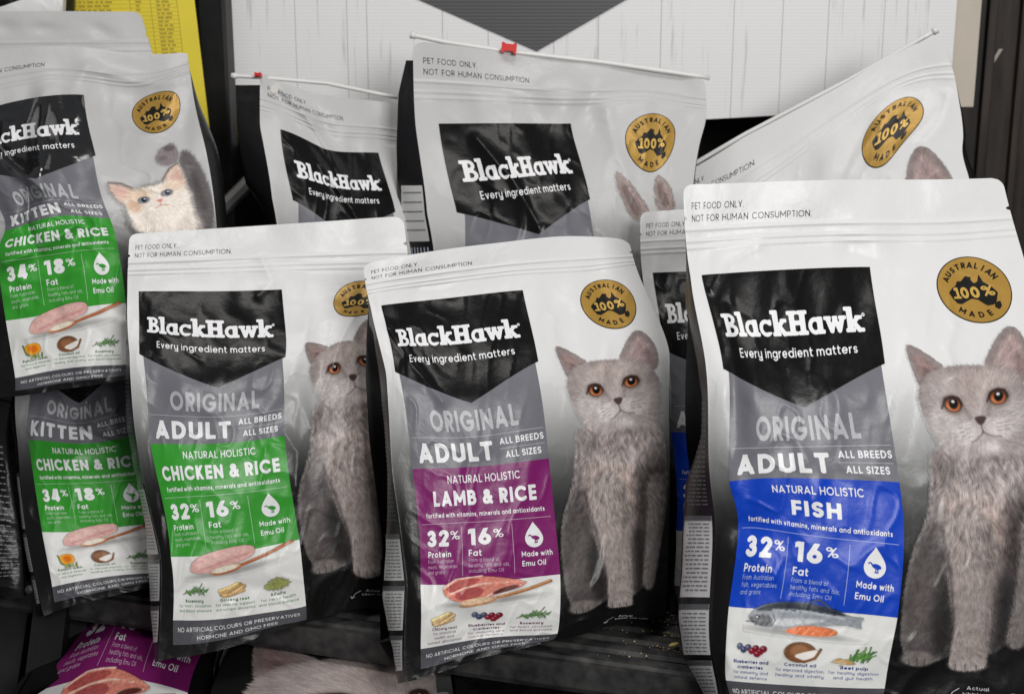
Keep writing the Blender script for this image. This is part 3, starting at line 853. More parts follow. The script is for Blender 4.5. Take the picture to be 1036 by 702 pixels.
def pic_kitten():
    c = Canvas(58, 99, 48, 100, 5, 6)
    X, Y = c.X, c.Y
    ang = np.arctan2(Y - 79, X - 76) + .4 * vnoise(X * .25, Y * .25, 3)
    fine = c.lic(ang, 5, 4); edge = .3 * fine
    c.poly([(88.4, 57), (92.6, 56.4), (96.4, 70), (98.4, 86), (96, 99), (90, 99), (90.4, 80), (88, 68)], (104, 98, 99), 1.2, noise=edge)
    c.poly([(91, 60), (93.5, 70), (96, 88), (93, 88), (91, 74)], (74, 69, 70), 1.6, .7, False)
    c.poly([(79.6, 56.6), (83, 52), (87.4, 50.4), (88.6, 54), (88, 60), (84, 62.4), (80.2, 60.4)], (138, 128, 130), .6, noise=edge)
    c.ell(85.8, 53.2, 2.0, 1.6, (96, 86, 92), soft=.6, op=.8); c.ell(82.4, 57.8, 1.7, 1.3, (112, 100, 106), soft=.6, op=.7)
    c.poly([(64, 84), (88, 82), (92, 92), (92, 100), (62, 100)], (228, 216, 206), 2.5, noise=edge)
    c.poly([(58.6, 68.6), (62, 68), (68, 72), (71, 76), (64, 82), (60, 76)], (216, 186, 174), 1.0, noise=edge)
    c.poly([(60.4, 70.6), (64, 71), (68, 75), (64, 79)], (222, 176, 166), 1.2, .85, False)
    c.line([(59.6, 68.2), (64, 68.8), (69.4, 72.8)], .45, (112, 96, 92), .5, .8)
    c.poly([(79, 70), (84, 63), (87, 61.4), (88.6, 66), (88.6, 76), (84, 78)], (222, 194, 178), .9, noise=edge)
    c.poly([(82, 70), (85.4, 65), (87.4, 66), (87, 73), (84, 74)], (204, 166, 154), 1.2, .8, False)
    c.line([(79.4, 69.8), (83.6, 63.6), (87, 61.6)], .3, (120, 104, 98), .4, .8)
    c.poly([(63, 77), (67.6, 72.4), (75, 70.4), (83, 69.8), (88.6, 73), (90.4, 82), (89.4, 92), (81, 97), (69, 96), (62.6, 89)], (240, 228, 218), 1.5, noise=edge)
    c.ell(69, 75.4, 5, 3.4, (230, 200, 170), rot=-10, soft=2.4, op=.75, cover=False); c.ell(83.4, 73, 4, 3, (232, 204, 178), soft=2, op=.7, cover=False)
    c.ell(66.6, 81.4, 2.6, 3.4, (214, 170, 138), soft=1.6, op=.7, cover=False)
    c.C *= (1 + .05 * fine)[..., None]
    for ex, ey in ((70.8, 78.2), (80.4, 75.8)):
        c.ell(ex, ey, 2.4, 1.75, (104, 94, 96), rot=-14, soft=.5, cover=False); c.ell(ex, ey + .1, 1.9, 1.35, (122, 136, 152), rot=-14, soft=.3, cover=False)
        c.ell(ex + .1, ey, 1.0, 1.1, (24, 26, 32), soft=.25, cover=False); c.ell(ex + .5, ey - .5, .4, .35, (240, 244, 250), soft=.2, cover=False)
    c.poly([(75.4, 79.2), (77, 78.6), (78.4, 78.9), (77.2, 80.6)], (224, 132, 122), .3, 1, False, 1)
    c.line([(77, 80.6), (77, 82), (74.6, 83.4)], .16, (176, 118, 108), .3, .8, False); c.line([(77, 82), (79.8, 82.4)], .16, (176, 118, 108), .3, .8, False)
    return c


def pic_ears():
    c = Canvas(66, 95, 39, 62, 5, 6)
    edge = .25 * c.lic(np.full(c.X.shape, 1.1), 4, 3)
    for P, Q in (([(68.6, 41.6), (72, 43), (78.6, 51), (82.4, 60.5), (74, 60.5), (69.6, 50)], [(70.2, 44.4), (74, 48), (78.6, 56), (76, 60), (72, 52)]),
                 ([(83.8, 41.6), (86.6, 43.4), (90.6, 49), (93, 60), (86, 60), (83.2, 51)], [(84.8, 44.4), (87.6, 47.6), (90.6, 55), (88, 58), (85, 50)])):
        c.poly(P, (150, 134, 130), .4, noise=edge); c.poly(Q, (116, 100, 97), 1.0, .85, False); c.line([Q[1], Q[2]], .5, (176, 154, 150), .9, .6, False)
        c.poly([Q[0], Q[4], Q[3]], (88, 74, 72), 1.0, .6, False)
    c.C *= (1 + .07 * c.lic(np.full(c.X.shape, .9), 5, 9))[..., None]
    return c


# ---- the label layouts
def wave(x): return 124 + .7 * np.sin((x - 8) / 49 * 5.0)
def vee(x): return 53 + 10.0 * (1 - np.abs(x - 34.2) / np.where(x < 34.2, 27.7, 23.8))


CAPTIONS = {
    'lamb': [('Chicory root', 'for intestinal', 'health and', 'nutrient absorption'), ('Blueberries and', 'cranberries', 'for immunity and', 'natural defence'), ('Rosemary', 'for heart, circulation', 'and blood pressure')],
    'fish': [('Blueberries and', 'cranberries', 'for immunity and', 'natural defence'), ('Coconut oil', 'for improved digestion,', 'healing and vitality'), ('Beet pulp', 'for healthy digestion', 'and gut health')],
    'chicken': [('Rosemary', 'for heart, circulation', 'and blood pressure'), ('Ginseng root', 'for immune support', 'and nutrient absorption'), ('Alfalfa', 'for nerve health', 'and blood balance')],
    'kitten': [('Pumpkin seeds', 'for natural minerals', 'and digestion'), ('Coconut oil', 'for improved digestion,', 'healing and vitality'), ('Rosemary', 'for heart, circulation', 'and blood pressure')]}
TINY = .06


def fitw(txt, size):
    """natural width of a line of text with capitals size high"""
    V, T = line_glyphs(txt, TINY, 9, .16); return (V[:, 0].max() - V[:, 0].min()) * size


_layouts = {}


def layout(kind):
    if kind in _layouts: return _layouts[kind]
    ink = {'lamb': 'purple', 'fish': 'blue', 'chicken': 'green', 'kitten': 'green'}[kind]
    L = {}
    L['brand'] = [LOGO, text('Every ingredient matters', 14.4, 51.2, 49.6, 2.7, .07)]
    word = 'KITTEN' if kind == 'kitten' else 'ADULT'
    L['range_dim'] = [text('ORIGINAL', 18.2, 48.6, 72.8, 7.3, .105)]
    L['range'] = [text(word, 11.6, 38.9, 83.2, 6.5, .115), text('ALL BREEDS', 41.5, 56, 78.4, 2.2, .095), text('ALL SIZES', 43, 54.8, 83.0, 2.2, .095),
                  rect(9.6, 56.2, 74.7, 74.9, 24, 1), rect(41.2, 56.2, 79.7, 79.88, 10, 1)]
    title = {'lamb': ('LAMB & RICE', 15.6, 51.6), 'fish': ('FISH', 26.6, 40.4), 'chicken': ('CHICKEN & RICE', 11.6, 54.4), 'kitten': ('CHICKEN & RICE', 11.6, 54.4)}[kind]
    a, b = ('34', '18') if kind == 'kitten' else ('32', '16')
    meat = {'lamb': 'meats, vegetables', 'fish': 'fish, vegetables'}.get(kind, 'meats, vegetables')
    R = [text('NATURAL HOLISTIC', 21.6, 46.8, 90.3, 2.7, .078), text(title[0], title[1], title[2], 97.7, 5.0, .115),
         text('fortified with vitamins, minerals and antioxidants', 12.2, 53.8, 101.5, 1.65, .085), rect(10, 55.6, 103.4, 103.56, 24, 1),
         text(a, 12.0, 20.6, 111.2, 5.6, .12), text('%', 21.2, 24.6, 109.0, 2.9, .055), text('Protein', 12.2, 21.4, 114.9, 2.1, .09),
         text('From Australian', 12.2, 22.4, 116.9, 1.3, TINY), text(meat, 12.2, 23.6, 118.8, 1.3, TINY), text('and grains', 12.2, 19.0, 120.7, 1.3, TINY),
         text(b, 27.6, 35.4, 111.2, 5.6, .12), text('%', 36.2, 39.6, 109.0, 2.9, .055), text('Fat', 27.6, 32.0, 114.9, 2.2, .09),
         text('From a blend of', 27.6, 37.8, 116.9, 1.3, TINY), text('healthy fats and oils,', 27.6, 41.0, 118.8, 1.3, TINY), text('including Emu Oil', 27.6, 39.0, 120.7, 1.3, TINY),
         rect(25.3, 25.46, 104.8, 121.6, 1, 12), rect(42.4, 42.56, 104.8, 121.6, 1, 12),
         text('Made with', 45.0, 55.0, 116.2, 1.9, .085), text('Emu Oil', 45.0, 52.6, 119.4, 1.9, .085)]
    fine = [0, 3, 7, 8, 9, 13, 14, 15, 16, 17]
    L['recipe'] = [q for k, q in enumerate(R) if k not in fine[1:]]; L['recipe_fine'] = [R[k] for k in fine[1:]]
    L['range_rules'] = L['range'][3:]; L['range'] = L['range'][:3]
    L['drop'] = [field_mesh(drop_field(49.4, 104.6, 113.2, 2.95), 46, 53, 104, 114, 6)]
    L['emu'] = [field_mesh(emu_field(49.6, 110.0, 2.05), 46.4, 52.4, 107.6, 112.6, 9)]
    heads = []; lines = []
    for (x, cap) in zip((18.5, 33.5, 48.0), CAPTIONS[kind]):
        nh = 2 if cap[1] == 'cranberries' else 1
        y = 141.6
        for k, s in enumerate(cap):
            size = 1.15 if k < nh else 1.05
            w = min(fitw(s, size), 13.4)
            (heads if k < nh else lines).append(text(s, x - w / 2, x + w / 2, y, size, .095 if k < nh else TINY)); y += 1.75
    L['cap_heads'] = heads; L['cap_lines'] = lines
    L['footer'] = [text('NO ARTIFICIAL COLOURS OR PRESERVATIVES', 11, 54.6, 152.0, 1.6, .075), text('HORMONE AND GMO FREE', 19, 47, 154.9, 1.5, .07)]
    L['ink'] = INKS[ink]
    pics = []
    if kind == 'lamb': pics = [pic_lamb(), pic_roots(18.5, 137.2, (224, 188, 138)), pic_berries(33.5, 137.4), pic_rosemary(48, 137)]
    if kind == 'fish': pics = [pic_fish(), pic_berries(18.5, 137), pic_coconut(33.5, 137), pic_beet(48, 137)]
    if kind == 'chicken': pics = [pic_chicken(), pic_rosemary(18.5, 137), pic_roots(33.5, 137.4), pic_heap(48, 137.4)]
    if kind == 'kitten': pics = [pic_chicken(), pic_pumpkin(18.5, 137), pic_coconut(33.5, 137), pic_rosemary(48, 137)]
    L['pics'] = pics
    _layouts[kind] = L
    return L


NOTICE = [text('PET FOOD ONLY.', 3.2, 21.6, 6.8, 1.9, .06), text('NOT FOR HUMAN CONSUMPTION.', 3.2, 41.6, 10.2, 1.9, .06)]
BADGE_TXT = [arc_text('AUSTRALIAN', BC[0], BC[1], 7.9, 152, 28, 1.9, .11), arc_text('MADE', BC[0], BC[1], 7.9, 234, 290, 1.9, .11, inside=True)]
BADGE_LOGO = [field_mesh(lambda X, Y: sd_poly(X, Y, [(BC[0] + 5.1, BC[1] + 4.3), (BC[0] + 6.6, BC[1] + 4.0), (BC[0] + 6.6, BC[1] + 5.6), (BC[0] + 5.6, BC[1] + 6.6), (BC[0] + 4.6, BC[1] + 5.8)]), 89, 95, 34, 40, 6)]
BADGE_MAP = [field_mesh(lambda X, Y: sd_poly(X, Y, [(BC[0] + p[0] * 8.2, BC[1] + p[1] * 8.2 + .4) for p in AUS]), 76, 96, 24, 40, 6)]
BADGE_NUM = [text('100', BC[0] - 5.4, BC[0] + 2.0, BC[1] + 2.6, 3.6, .115), text('%', BC[0] + 2.6, BC[0] + 6.0, BC[1] + 2.2, 3.2, .075), rect(BC[0] - 5.9, BC[0] - 3.6, BC[1] + 1.95, BC[1] + 2.6)]
BADGE_DISC = [field_mesh(lambda X, Y: BR_ - np.hypot(X - BC[0], Y - BC[1]), 74, 98, 20, 43, 1.4)]
BADGE_RING = [field_mesh(lambda X, Y: BR_ + .35 - np.hypot(X - BC[0], Y - BC[1]), 74, 98, 20, 43, 1.4)]
BADGE_TXT, BADGE_LOGO, BADGE_MAP, BADGE_NUM, BADGE_DISC, BADGE_RING = [[((v - BC) * .865 + BC, t) for v, t in L_] for L_ in (BADGE_TXT, BADGE_LOGO, BADGE_MAP, BADGE_NUM, BADGE_DISC, BADGE_RING)]
KIBBLE = [text('Actual', 80, 85.6, 148.6, 1.3, .07), text('kibble size', 79, 88, 150.6, 1.1, .06)]


def kibble_marks(X, Y):
    g = .12 - sd_line(X, Y, [(78, 148.2), (76.2, 149.6), (75.4, 152)])
    g = np.maximum(g, .12 - sd_line(X, Y, [(75.4, 152), (76.4, 151.4)])); g = np.maximum(g, .12 - sd_line(X, Y, [(75.4, 152), (74.9, 150.9)]))
    for cx, cy in ((89.6, 150.2), (91.6, 149.2), (91.2, 151.4)):
        r = np.hypot((X - cx) / 1.0, (Y - cy) / .8); g = np.maximum(g, .1 - np.abs(r - .8))
    return g


KIBBLE_MARKS = [field_mesh(kibble_marks, 74, 94, 147, 153.4, 6)]
for _k in ('lamb', 'fish', 'chicken', 'kitten'): layout(_k)
CAT, KITTEN, EARS = pic_cat(), pic_kitten(), pic_ears()


# ------------------------------------------------------------------ a bag as a bent sheet
class TPS:
    def __init__(s, P, Q, lam=0.15):
        P = np.asarray(P, float); n = len(P); s.P = P
        K = s.k(np.linalg.norm(P[:, None] - P[None], axis=-1)) + lam * np.eye(n) * 100
        A = np.zeros((n + 3, n + 3)); A[:n, :n] = K; A[:n, n:] = np.c_[np.ones(n), P]; A[n:, :n] = A[:n, n:].T
        s.w = np.linalg.solve(A, np.concatenate([np.asarray(Q, float), np.zeros((3, 2))]))

    @staticmethod
    def k(r): return r * r * np.log(r + 1e-9)

    def __call__(s, x, y):
        out = np.empty((len(x), 2)); B = 40000
        for i in range(0, len(x), B):
            p = np.stack([x[i:i + B], y[i:i + B]], 1); r = np.linalg.norm(p[:, None] - s.P[None], axis=-1)
            out[i:i + B] = s.k(r) @ s.w[:-3] + np.c_[np.ones(len(p)), p] @ s.w[-3:]
        return out


def poly_x(P, y):
    P = sorted(P, key=lambda p: p[1]); return float(np.interp(y, [p[1] for p in P], [p[0] for p in P]))


class Bag:
    XL = {25: 6.5, 53: 6.5}; XR = {25: 58, 53: 58}

    def __init__(s, tl, tr, bl, br, rows, left, right, extra, depth, bulge=.022, topback=.03, T=.085, clamp=(0, 9), dents=(), seed=1, crinkle=1.0, lam=.15, corner=3.0, gusset=None, notch=True):
        s.depth4 = depth; s.clamp = clamp; s.bulge = bulge; s.topback = topback; s.T = T; s.dents = dents; s.seed = seed; s.crinkle = crinkle; s.corner = corner; s.gus = gusset; s.notch = notch
        pts = [(0, 0, *tl), (100, 0, *tr), (0, 160, *bl), (100, 160, *br)]
        for y, P, Q in rows:
            a, b = s.XL.get(y, 8.5), s.XR.get(y, 57.0)
            P = np.array(P, float); Q = np.array(Q, float); d = (Q - P) / (b - a)
            pts += [(a, y, *P), (b, y, *Q)]
            e = P - d * a
            if left: pts.append((0, y, poly_x(left, e[1]), e[1]))
            e = Q + d * (100 - b)
            if right: pts.append((100, y, poly_x(right, e[1]), e[1]))
        pts += list(extra)
        s.tps = TPS([p[:2] for p in pts], [p[2:] for p in pts], lam)
        c = [unp(*p, d) for p, d in zip((tl, tr, bl, br), depth)]
        n = np.cross(c[1] - c[0], c[2] - c[0]); n[2] = 0; n /= np.linalg.norm(n)
        s.back = n if n[1] > 0 else -n
        w = np.linalg.norm(c[1] - c[0]); h = np.linalg.norm(c[2] - c[0])
        s.size = (w, h)
        s.base = (c[2] + c[3]) / 2

    def bulk(s, y): return sm(15, 66, y)

    def depth(s, x, y, full=True):
        u = x / 100; t = y / 160; a, b, c, d = s.depth4
        D = (a * (1 - u) + b * u) * (1 - t) + (c * (1 - u) + d * u) * t
        D = np.clip(D, *s.clamp) + s.topback * (1 - sm(16, 62, y))
        if not full: return D
        e = np.clip(1 - np.abs(2 * u - 1), 0, 1)
        D = D - s.bulge * (1 - (1 - e) ** 2.8) * s.bulk(y) * (1 - .55 * sm(128, 160, y))
        D = D - .0011 * np.exp(-((y - 12.2) / .45) ** 2) - .0009 * np.exp(-((y - 15.4) / .5) ** 2) - .0009 * np.exp(-((y - 17.2) / .5) ** 2) + .0006 * sm(0, 11.8, y) * (1 - sm(11.8, 12.4, y))
        k = s.crinkle
        big = fbm(x * .035 + 3.1 * s.seed, y * .03, s.seed * 7 + 1, 2)
        r1 = soft_abs(fbm(x * .055 + .02 * y, y * .04 - .015 * x + s.seed, s.seed * 5 + 2, 2))
        r2 = soft_abs(vnoise(x * .16 + y * .05, y * .10 - x * .06, s.seed * 3 + 3))
        edge = .25 + .75 * sm(0, 10, np.minimum(x, 100 - x))
        mid = fbm(x * .075 + 1.7 * s.seed, y * .05 + .03 * x, s.seed * 11 + 5, 2)
        D = D + k * edge * (.0060 * big + .0022 * mid * sm(14, 30, y) - .0062 * soft_pos(.30 - r1) * sm(18, 40, y) - .0016 * soft_pos(.45 - r2) * sm(14, 30, y))
        # short vertical puckers under the press seal
        D = D + k * .0022 * vnoise(x * .13 + s.seed, y * .02, s.seed + 40) * sm(12, 22, y) * (1 - sm(26, 44, y))
        for q in s.dents:
            if q[0] == 'g':
                _, cx, cy, rx, ry, rot, amp = q; cc, sn = math.cos(math.radians(rot)), math.sin(math.radians(rot))
                p1 = ((x - cx) * cc + (y - cy) * sn) / rx; p2 = (-(x - cx) * sn + (y - cy) * cc) / ry
                D = D + amp * np.exp(-(p1 * p1 + p2 * p2))
            else:
                _, P, w, amp = q; D = D + amp * np.exp(-(np.hypot(sd_line(x, y, P), .7 * w) / w - .7))
        return D

    def pos(s, x, y, full=True):
        p = s.tps(x, y); return unp(p[:, 0], p[:, 1], s.depth(x, y, full))

    def surf(s, x, y, off):
        h = .3
        P = s.pos(x, y); A = s.pos(x + h, y) - s.pos(x - h, y); B = s.pos(x, y + h) - s.pos(x, y - h)
        N = np.cross(A, B); N /= np.linalg.norm(N, axis=1)[:, None] + 1e-12
        f = np.sign(np.einsum('ij,ij->i', N, CAM - P)); N *= f[:, None]
        return P + N * off, N


def sheet(bag, name, V2, faces, col, off, mat, parent, base):
    P, N = bag.surf(V2[:, 0], V2[:, 1], off)
    return finish(name, P, N, faces, col, V2 + [bag.seed * 37.0, bag.seed * 91.0], mat, parent, base)


def finish(name, P, N, faces, col, duv, mat, parent, base):
    faces = np.asarray(faces)
    a, b, c = P[faces[:, 0]], P[faces[:, 1]], P[faces[:, 2]]
    fn = np.cross(b - a, c - a)
    flip = np.einsum('ij,ij->i', fn, N[faces[:, 0]]) < 0
    faces = np.where(flip[:, None], faces[:, ::-1], faces)
    me = raw_mesh(name, P - base, faces)
    n = len(me.vertices)
    at = me.attributes.new('Col', 'FLOAT_COLOR', 'POINT')
    C = np.ones((n, 4), np.float32); C[:, :3] = np.asarray(col, float).reshape(-1, 3) if np.ndim(col) > 1 else np.asarray(col, float)
    at.data.foreach_set('color', C.reshape(-1))
    at = me.attributes.new('duv', 'FLOAT_VECTOR', 'POINT')
    D = np.zeros((n, 3), np.float32); D[:, :2] = duv; at.data.foreach_set('vector', D.reshape(-1))
    me.polygons.foreach_set('use_smooth', np.ones(len(me.polygons), bool))
    me.normals_split_custom_set_from_vertices(N.astype(np.float32))
    o = link(name, me, mat, parent)
    if 'lettering' in name or name == 'barcode': o['kind'] = 'stuff'
    return o


def grid_faces(ny, nx):
    i = np.arange(ny - 1)[:, None] * nx + np.arange(nx - 1)[None]
    return np.stack([i, i + nx, i + nx + 1, i + 1], -1).reshape(-1, 4)


U1 = 0.00026                                     # thickness of one printed layer


def fnormals(P, ny, nx, toward=None):
    G = P.reshape(ny, nx, 3); A = np.gradient(G, axis=1); B = np.gradient(G, axis=0)
    N = np.cross(A, B).reshape(-1, 3); N /= np.linalg.norm(N, axis=1)[:, None] + 1e-12
    if toward is not None:
        f = np.sign(np.einsum('ij,ij->i', N, toward)); f[f == 0] = 1; N *= f[:, None]
    return N


def build_bag(bag, name, label, kind, group, cat=None, cat_dx=0, cat_dy=0, cat_to=None, ymax=160, want=('notice', 'badge', 'brand', 'range', 'recipe', 'ingr', 'footer'),
              gusset_print=None, kibble=False, gloss=None, badge_dx=0, film=None, category='pet food bag'):
    base = bag.base.copy()
    root = empty(name, base, label, category, group)
    # front film
    ys = np.concatenate([np.arange(0, 20, .45), np.arange(20, 160, .9), [160.0]]); ns = 121
    r = bag.corner
    cut = np.where(ys < r, r - np.sqrt(np.maximum(r * r - (r - ys) ** 2, 0)), 0)
    if bag.notch: cut = cut + np.where(np.abs(ys - 9.2) < .3, .9, 0)
    sx = np.linspace(0, 1, ns)
    X = cut[:, None] + (100 - 2 * cut[:, None]) * sx[None]; Y = np.repeat(ys[:, None], ns, 1)
    V2 = np.stack([X.ravel(), Y.ravel()], 1)
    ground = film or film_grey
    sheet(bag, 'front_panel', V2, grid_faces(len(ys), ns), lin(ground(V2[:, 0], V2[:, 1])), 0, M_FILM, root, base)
    # back film
    yb = np.concatenate([np.arange(r, 20, 2), np.linspace(20, 160, 36)]); xb = np.linspace(1.0, 99.0, 21)
    Xb, Yb = [a.ravel() for a in np.meshgrid(xb, yb)]
    e = 1 - (1 - np.clip(1 - np.abs(2 * Xb / 100 - 1), 0, 1)) ** 2.8
    th = bag.T * bag.bulk(Yb) * (1 + .18 * e)
    w_ = sm(0, .35, bag.bulk(Yb))[:, None]
    Pb = bag.pos(Xb, Yb, False) * w_ + bag.pos(Xb, Yb) * (1 - w_) + bag.back * (th + .0022 + .012 * bag.bulk(Yb) * (1 - bag.bulk(Yb)))[:, None]
    nb = fnormals(Pb, len(yb), 21, np.repeat(bag.back[None], len(Pb), 0))
    g = film_grey(Xb, Yb + 20)
    finish('back_panel', Pb, nb, grid_faces(len(yb), 21), lin(g), np.stack([Xb, Yb], 1), M_FILM, root, base)
    # side gussets and the base
    yg = np.linspace(6, 160, 90)
    for side in (0, 1):
        x = 100.0 * side
        Pf = bag.pos(np.full(90, x), yg); Bk = bag.pos(np.full(90, x), yg, False) + bag.back * (bag.T * bag.bulk(yg) + .0008)[:, None]
        out = (Pf - bag.pos(np.full(90, 50.0), yg)); out /= np.linalg.norm(out, axis=1)[:, None]
        Mid = (Pf + Bk) / 2 + out * (.006 * bag.bulk(yg))[:, None]
        if side == 0 and bag.gus:
            p = bag.tps(np.zeros(90), yg)
            gx = np.interp(p[:, 1], [q[1] for q in bag.gus], [q[0] for q in bag.gus])
            M2 = unp(gx, p[:, 1], bag.depth(np.zeros(90), yg) + .62 * bag.T * bag.bulk(yg) + .001)
            Mid = M2; Bk = M2 + bag.back * (.45 * bag.T * bag.bulk(yg) + .0008)[:, None] - out * (.032 * sm(.3, 1, bag.bulk(yg)))[:, None]
        sg = np.linspace(0, 1, 13)
        Pg = np.where((sg < .5)[None, :, None], Pf[:, None] + (Mid - Pf)[:, None] * (2 * sg)[None, :, None], Mid[:, None] + (Bk - Mid)[:, None] * (2 * sg - 1)[None, :, None])
        bow = np.sin(np.clip(sg * 2, 0, 1) * math.pi)
        Pg = Pg + out[:, None] * (bow[None, :, None] * .0035 * bag.bulk(yg)[:, None, None])
        S2, Y2 = [a.ravel() for a in np.meshgrid(sg, yg)]
        wob = .0014 * fbm(S2 * 2.2, Y2 * .07, bag.seed + 60 + side) * bag.bulk(Y2) * np.sin(np.clip(S2, 0, 1) * math.pi)
        P = Pg.reshape(-1, 3) + np.repeat(out, 13, 0) * wob[:, None]
        N = fnormals(P, 90, 13, np.repeat(out, 13, 0))
        gcol = np.repeat(np.array([[24, 24, 26]], float), len(P), 0)
        finish('side_gusset', P, N, grid_faces(90, 13), lin(gcol), np.stack([S2 * 25, Y2], 1), M_FILM, root, base)
        if side == 0 and gusset_print:
            gobj = COL.objects[-1] if False else root.children[-1]
            PG = P.reshape(90, 13, 3); NG = N.reshape(90, 13, 3)

            def samp(A, s_, y_):
                fy = np.clip((y_ - 6) / 154 * 89, 0, 88.999); fx = np.clip(s_ * 12, 0, 11.999); i = fy.astype(int); j = fx.astype(int); a = (fy - i)[:, None]; b = (fx - j)[:, None]
                return (A[i, j] * (1 - b) + A[i, j + 1] * b) * (1 - a) + (A[i + 1, j] * (1 - b) + A[i + 1, j + 1] * b) * a
            for nm, cells, colr, lay in gusset_print:
                v, t = merge([rect(a, b, c, d, max(1, int((b - a) / .06)), max(1, int((d - c) / 1.5))) for a, b, c, d in cells])
                Pq = samp(PG, v[:, 0], v[:, 1]); Nq = samp(NG, v[:, 0], v[:, 1]); Nq /= np.linalg.norm(Nq, axis=1)[:, None]
                finish(nm, Pq + Nq * U1 * 1.5 * lay, Nq, t, lin(colr), np.stack([v[:, 0] * 25, v[:, 1]], 1), M_INK, gobj, base)
    xs_ = np.linspace(0, 100, 21); f0 = bag.pos(xs_, np.full(21, 160.0)); f1 = bag.pos(xs_, np.full(21, 160.0), False) + bag.back * bag.T
    Pq = np.concatenate([f0, f1]); finish('base_gusset', Pq, np.repeat([[0, 0, -1.0]], 42, 0), grid_faces(2, 21), lin(np.array((24, 24, 26.0))), np.zeros((42, 2)), M_FILM, root, base)

    def put(nm, lst, colr, lay, parent, mat=M_INK, limit=1.1, keep=None):
        v, t = subdiv(*merge(lst), limit)
        return sheet(bag, nm, v, t, lin(np.array(colr, float)), lay * U1, mat, parent, base)

    L = layout(kind)
    if 'notice' in want: put('notice_lettering', NOTICE, (58, 58, 60), 1, root)
    if 'range' in want:
        p = put('range_panel', [strip(lambda x: vee(x) - 5, lambda x: 85 + 0 * x, np.linspace(8.5, 57, 45), 30)], GREY, 1, root)
        put('lettering', L['range_dim'], (176, 176, 180), 2, p); put('lettering', L['range'], LETTER, 2, p); put('rule_lettering', L['range_rules'], (176, 176, 180), 2, p)
    if 'recipe' in want:
        p = put('recipe_panel', [strip(lambda x: 85.0 + 0 * x, wave, np.linspace(8.5, 57, 45), 34)], L['ink'], 1, root)
        put('lettering', L['recipe'], LETTER, 2, p); put('fine_lettering', L['recipe_fine'], np.array(LETTER) * .68 + np.array(L['ink']) * .32, 2, p)
        q = put('oil_drop', L['drop'], LETTER, 2, p); put('emu_mark', L['emu'], L['ink'], 3, p)
    if 'ingr' in want:
        p = put('ingredient_panel', [strip(wave, lambda x: 148 + 0 * x, np.linspace(8.5, 57, 45), 22)], (224, 224, 222), 1, root)
        tone = np.array(L['ink']) * .62 + 30
        put('lettering', L['cap_heads'], tone * .85, 2, p); put('lettering', L['cap_lines'], tone, 2, p)
        ink_at = lambda x, y: np.where((y < wave(x))[:, None], np.array(L['ink'], float)[None], np.array([[224, 224, 222.0]]))
        for k, c in enumerate(L['pics']):
            v, f, cl = c.mesh(.02, ink_at)
            sheet(bag, 'meat_picture' if k == 0 else 'ingredient_picture', v, f, cl, (2 if k else 3) * U1, M_INK, p, base)
    if 'footer' in want:
        p = put('footer_band', [rect(8.5, 57, 148, 156, 44, 8)], (78, 78, 84), 1, root)
        put('lettering', L['footer'], (206, 206, 208), 2, p)
    if 'brand' in want:
        p = put('brand_panel', [strip(lambda x: 25 + 0 * x, vee, np.concatenate([np.linspace(6.5, 34.2, 28), np.linspace(35, 58, 26)]), 36)], (17, 17, 18), 2, root, gloss or M_GLOSS)
        put('lettering', L['brand'], LETTER, 3, p)
    if 'badge' in want:
        sh_ = lambda lst: [(v + [badge_dx, 0], t) for v, t in lst]
        p = put('gold_badge', sh_(BADGE_RING), (46, 40, 30), 1, root)
        put('badge_disc', sh_(BADGE_DISC), (176, 138, 62), 2, p, M_GOLD); put('badge_map', sh_(BADGE_MAP), (30, 28, 26), 3, p)
        put('lettering', sh_(BADGE_TXT + BADGE_LOGO), (34, 30, 26), 3, p); put('lettering', sh_(BADGE_NUM), (206, 168, 84), 4, p, M_GOLD)
    if kibble: put('kibble_lettering', KIBBLE + KIBBLE_MARKS, (186, 186, 190), 2 if not cat else 4, root)
    if cat is not None:
        c = cat
        v, f, cl = c.mesh(.02, ground)
        if cat_to is not None:
            keep = (v[f][:, :, 1] < cat_to).all(1); f = f[keep]
        v = v + [cat_dx, cat_dy]
        f = f[(v[f][:, :, 0] < 99.6).all(1)]
        u, inv = np.unique(f, return_inverse=True)
        sheet(bag, 'cat_picture', v[u], inv.reshape(-1, 4), cl[u], 2 * U1, M_FILM, root, base)
    return root


# ------------------------------------------------------------------ the setting: shelf, wall, posts
M_SHELF = plain_mat('shelf_plastic', (44, 44, 46), .55, .35, 60, .25, .4, (1, 1, 1), (70, 69, 68))
M_BLACKM = plain_mat('black_steel', (11, 11, 12), .5, .3, 40, .1, .3, (1, 1, 1), (22, 21, 21))
M_WALL = plain_mat('dark_wall', (16, 17, 14), .8, .3, 6, .1, .2)
M_RUST = plain_mat('stained_post', (26, 23, 21), .55, .5, 9, .3, .35, (6, 6, .8), (62, 52, 45))

A_ = on_plane(95, 629, -.036); B_ = on_plane(600, 702, -.036); A_[2] = B_[2] = 0.0   # lower edge of the front lip as seen
sd = (B_ - A_) / np.linalg.norm(B_ - A_); sb = np.array([-sd[1], sd[0], 0.0])   # along the front edge, and backwards


def shelf_pt(a, b, z): return A_ + sd * a + sb * b + np.array([0, 0, z])


def extrude_profile(prof, a0, a1):
    """profile of (b, z) points swept along the shelf front"""
    n = len(prof); V = [shelf_pt(a, b, z) for a in (a0, a1) for b, z in prof]
    Fc = [(k, (k + 1) % n, n + (k + 1) % n, n + k) for k in range(n)] + [tuple(range(n))[::-1], tuple(range(n, 2 * n))]
    return V, Fc


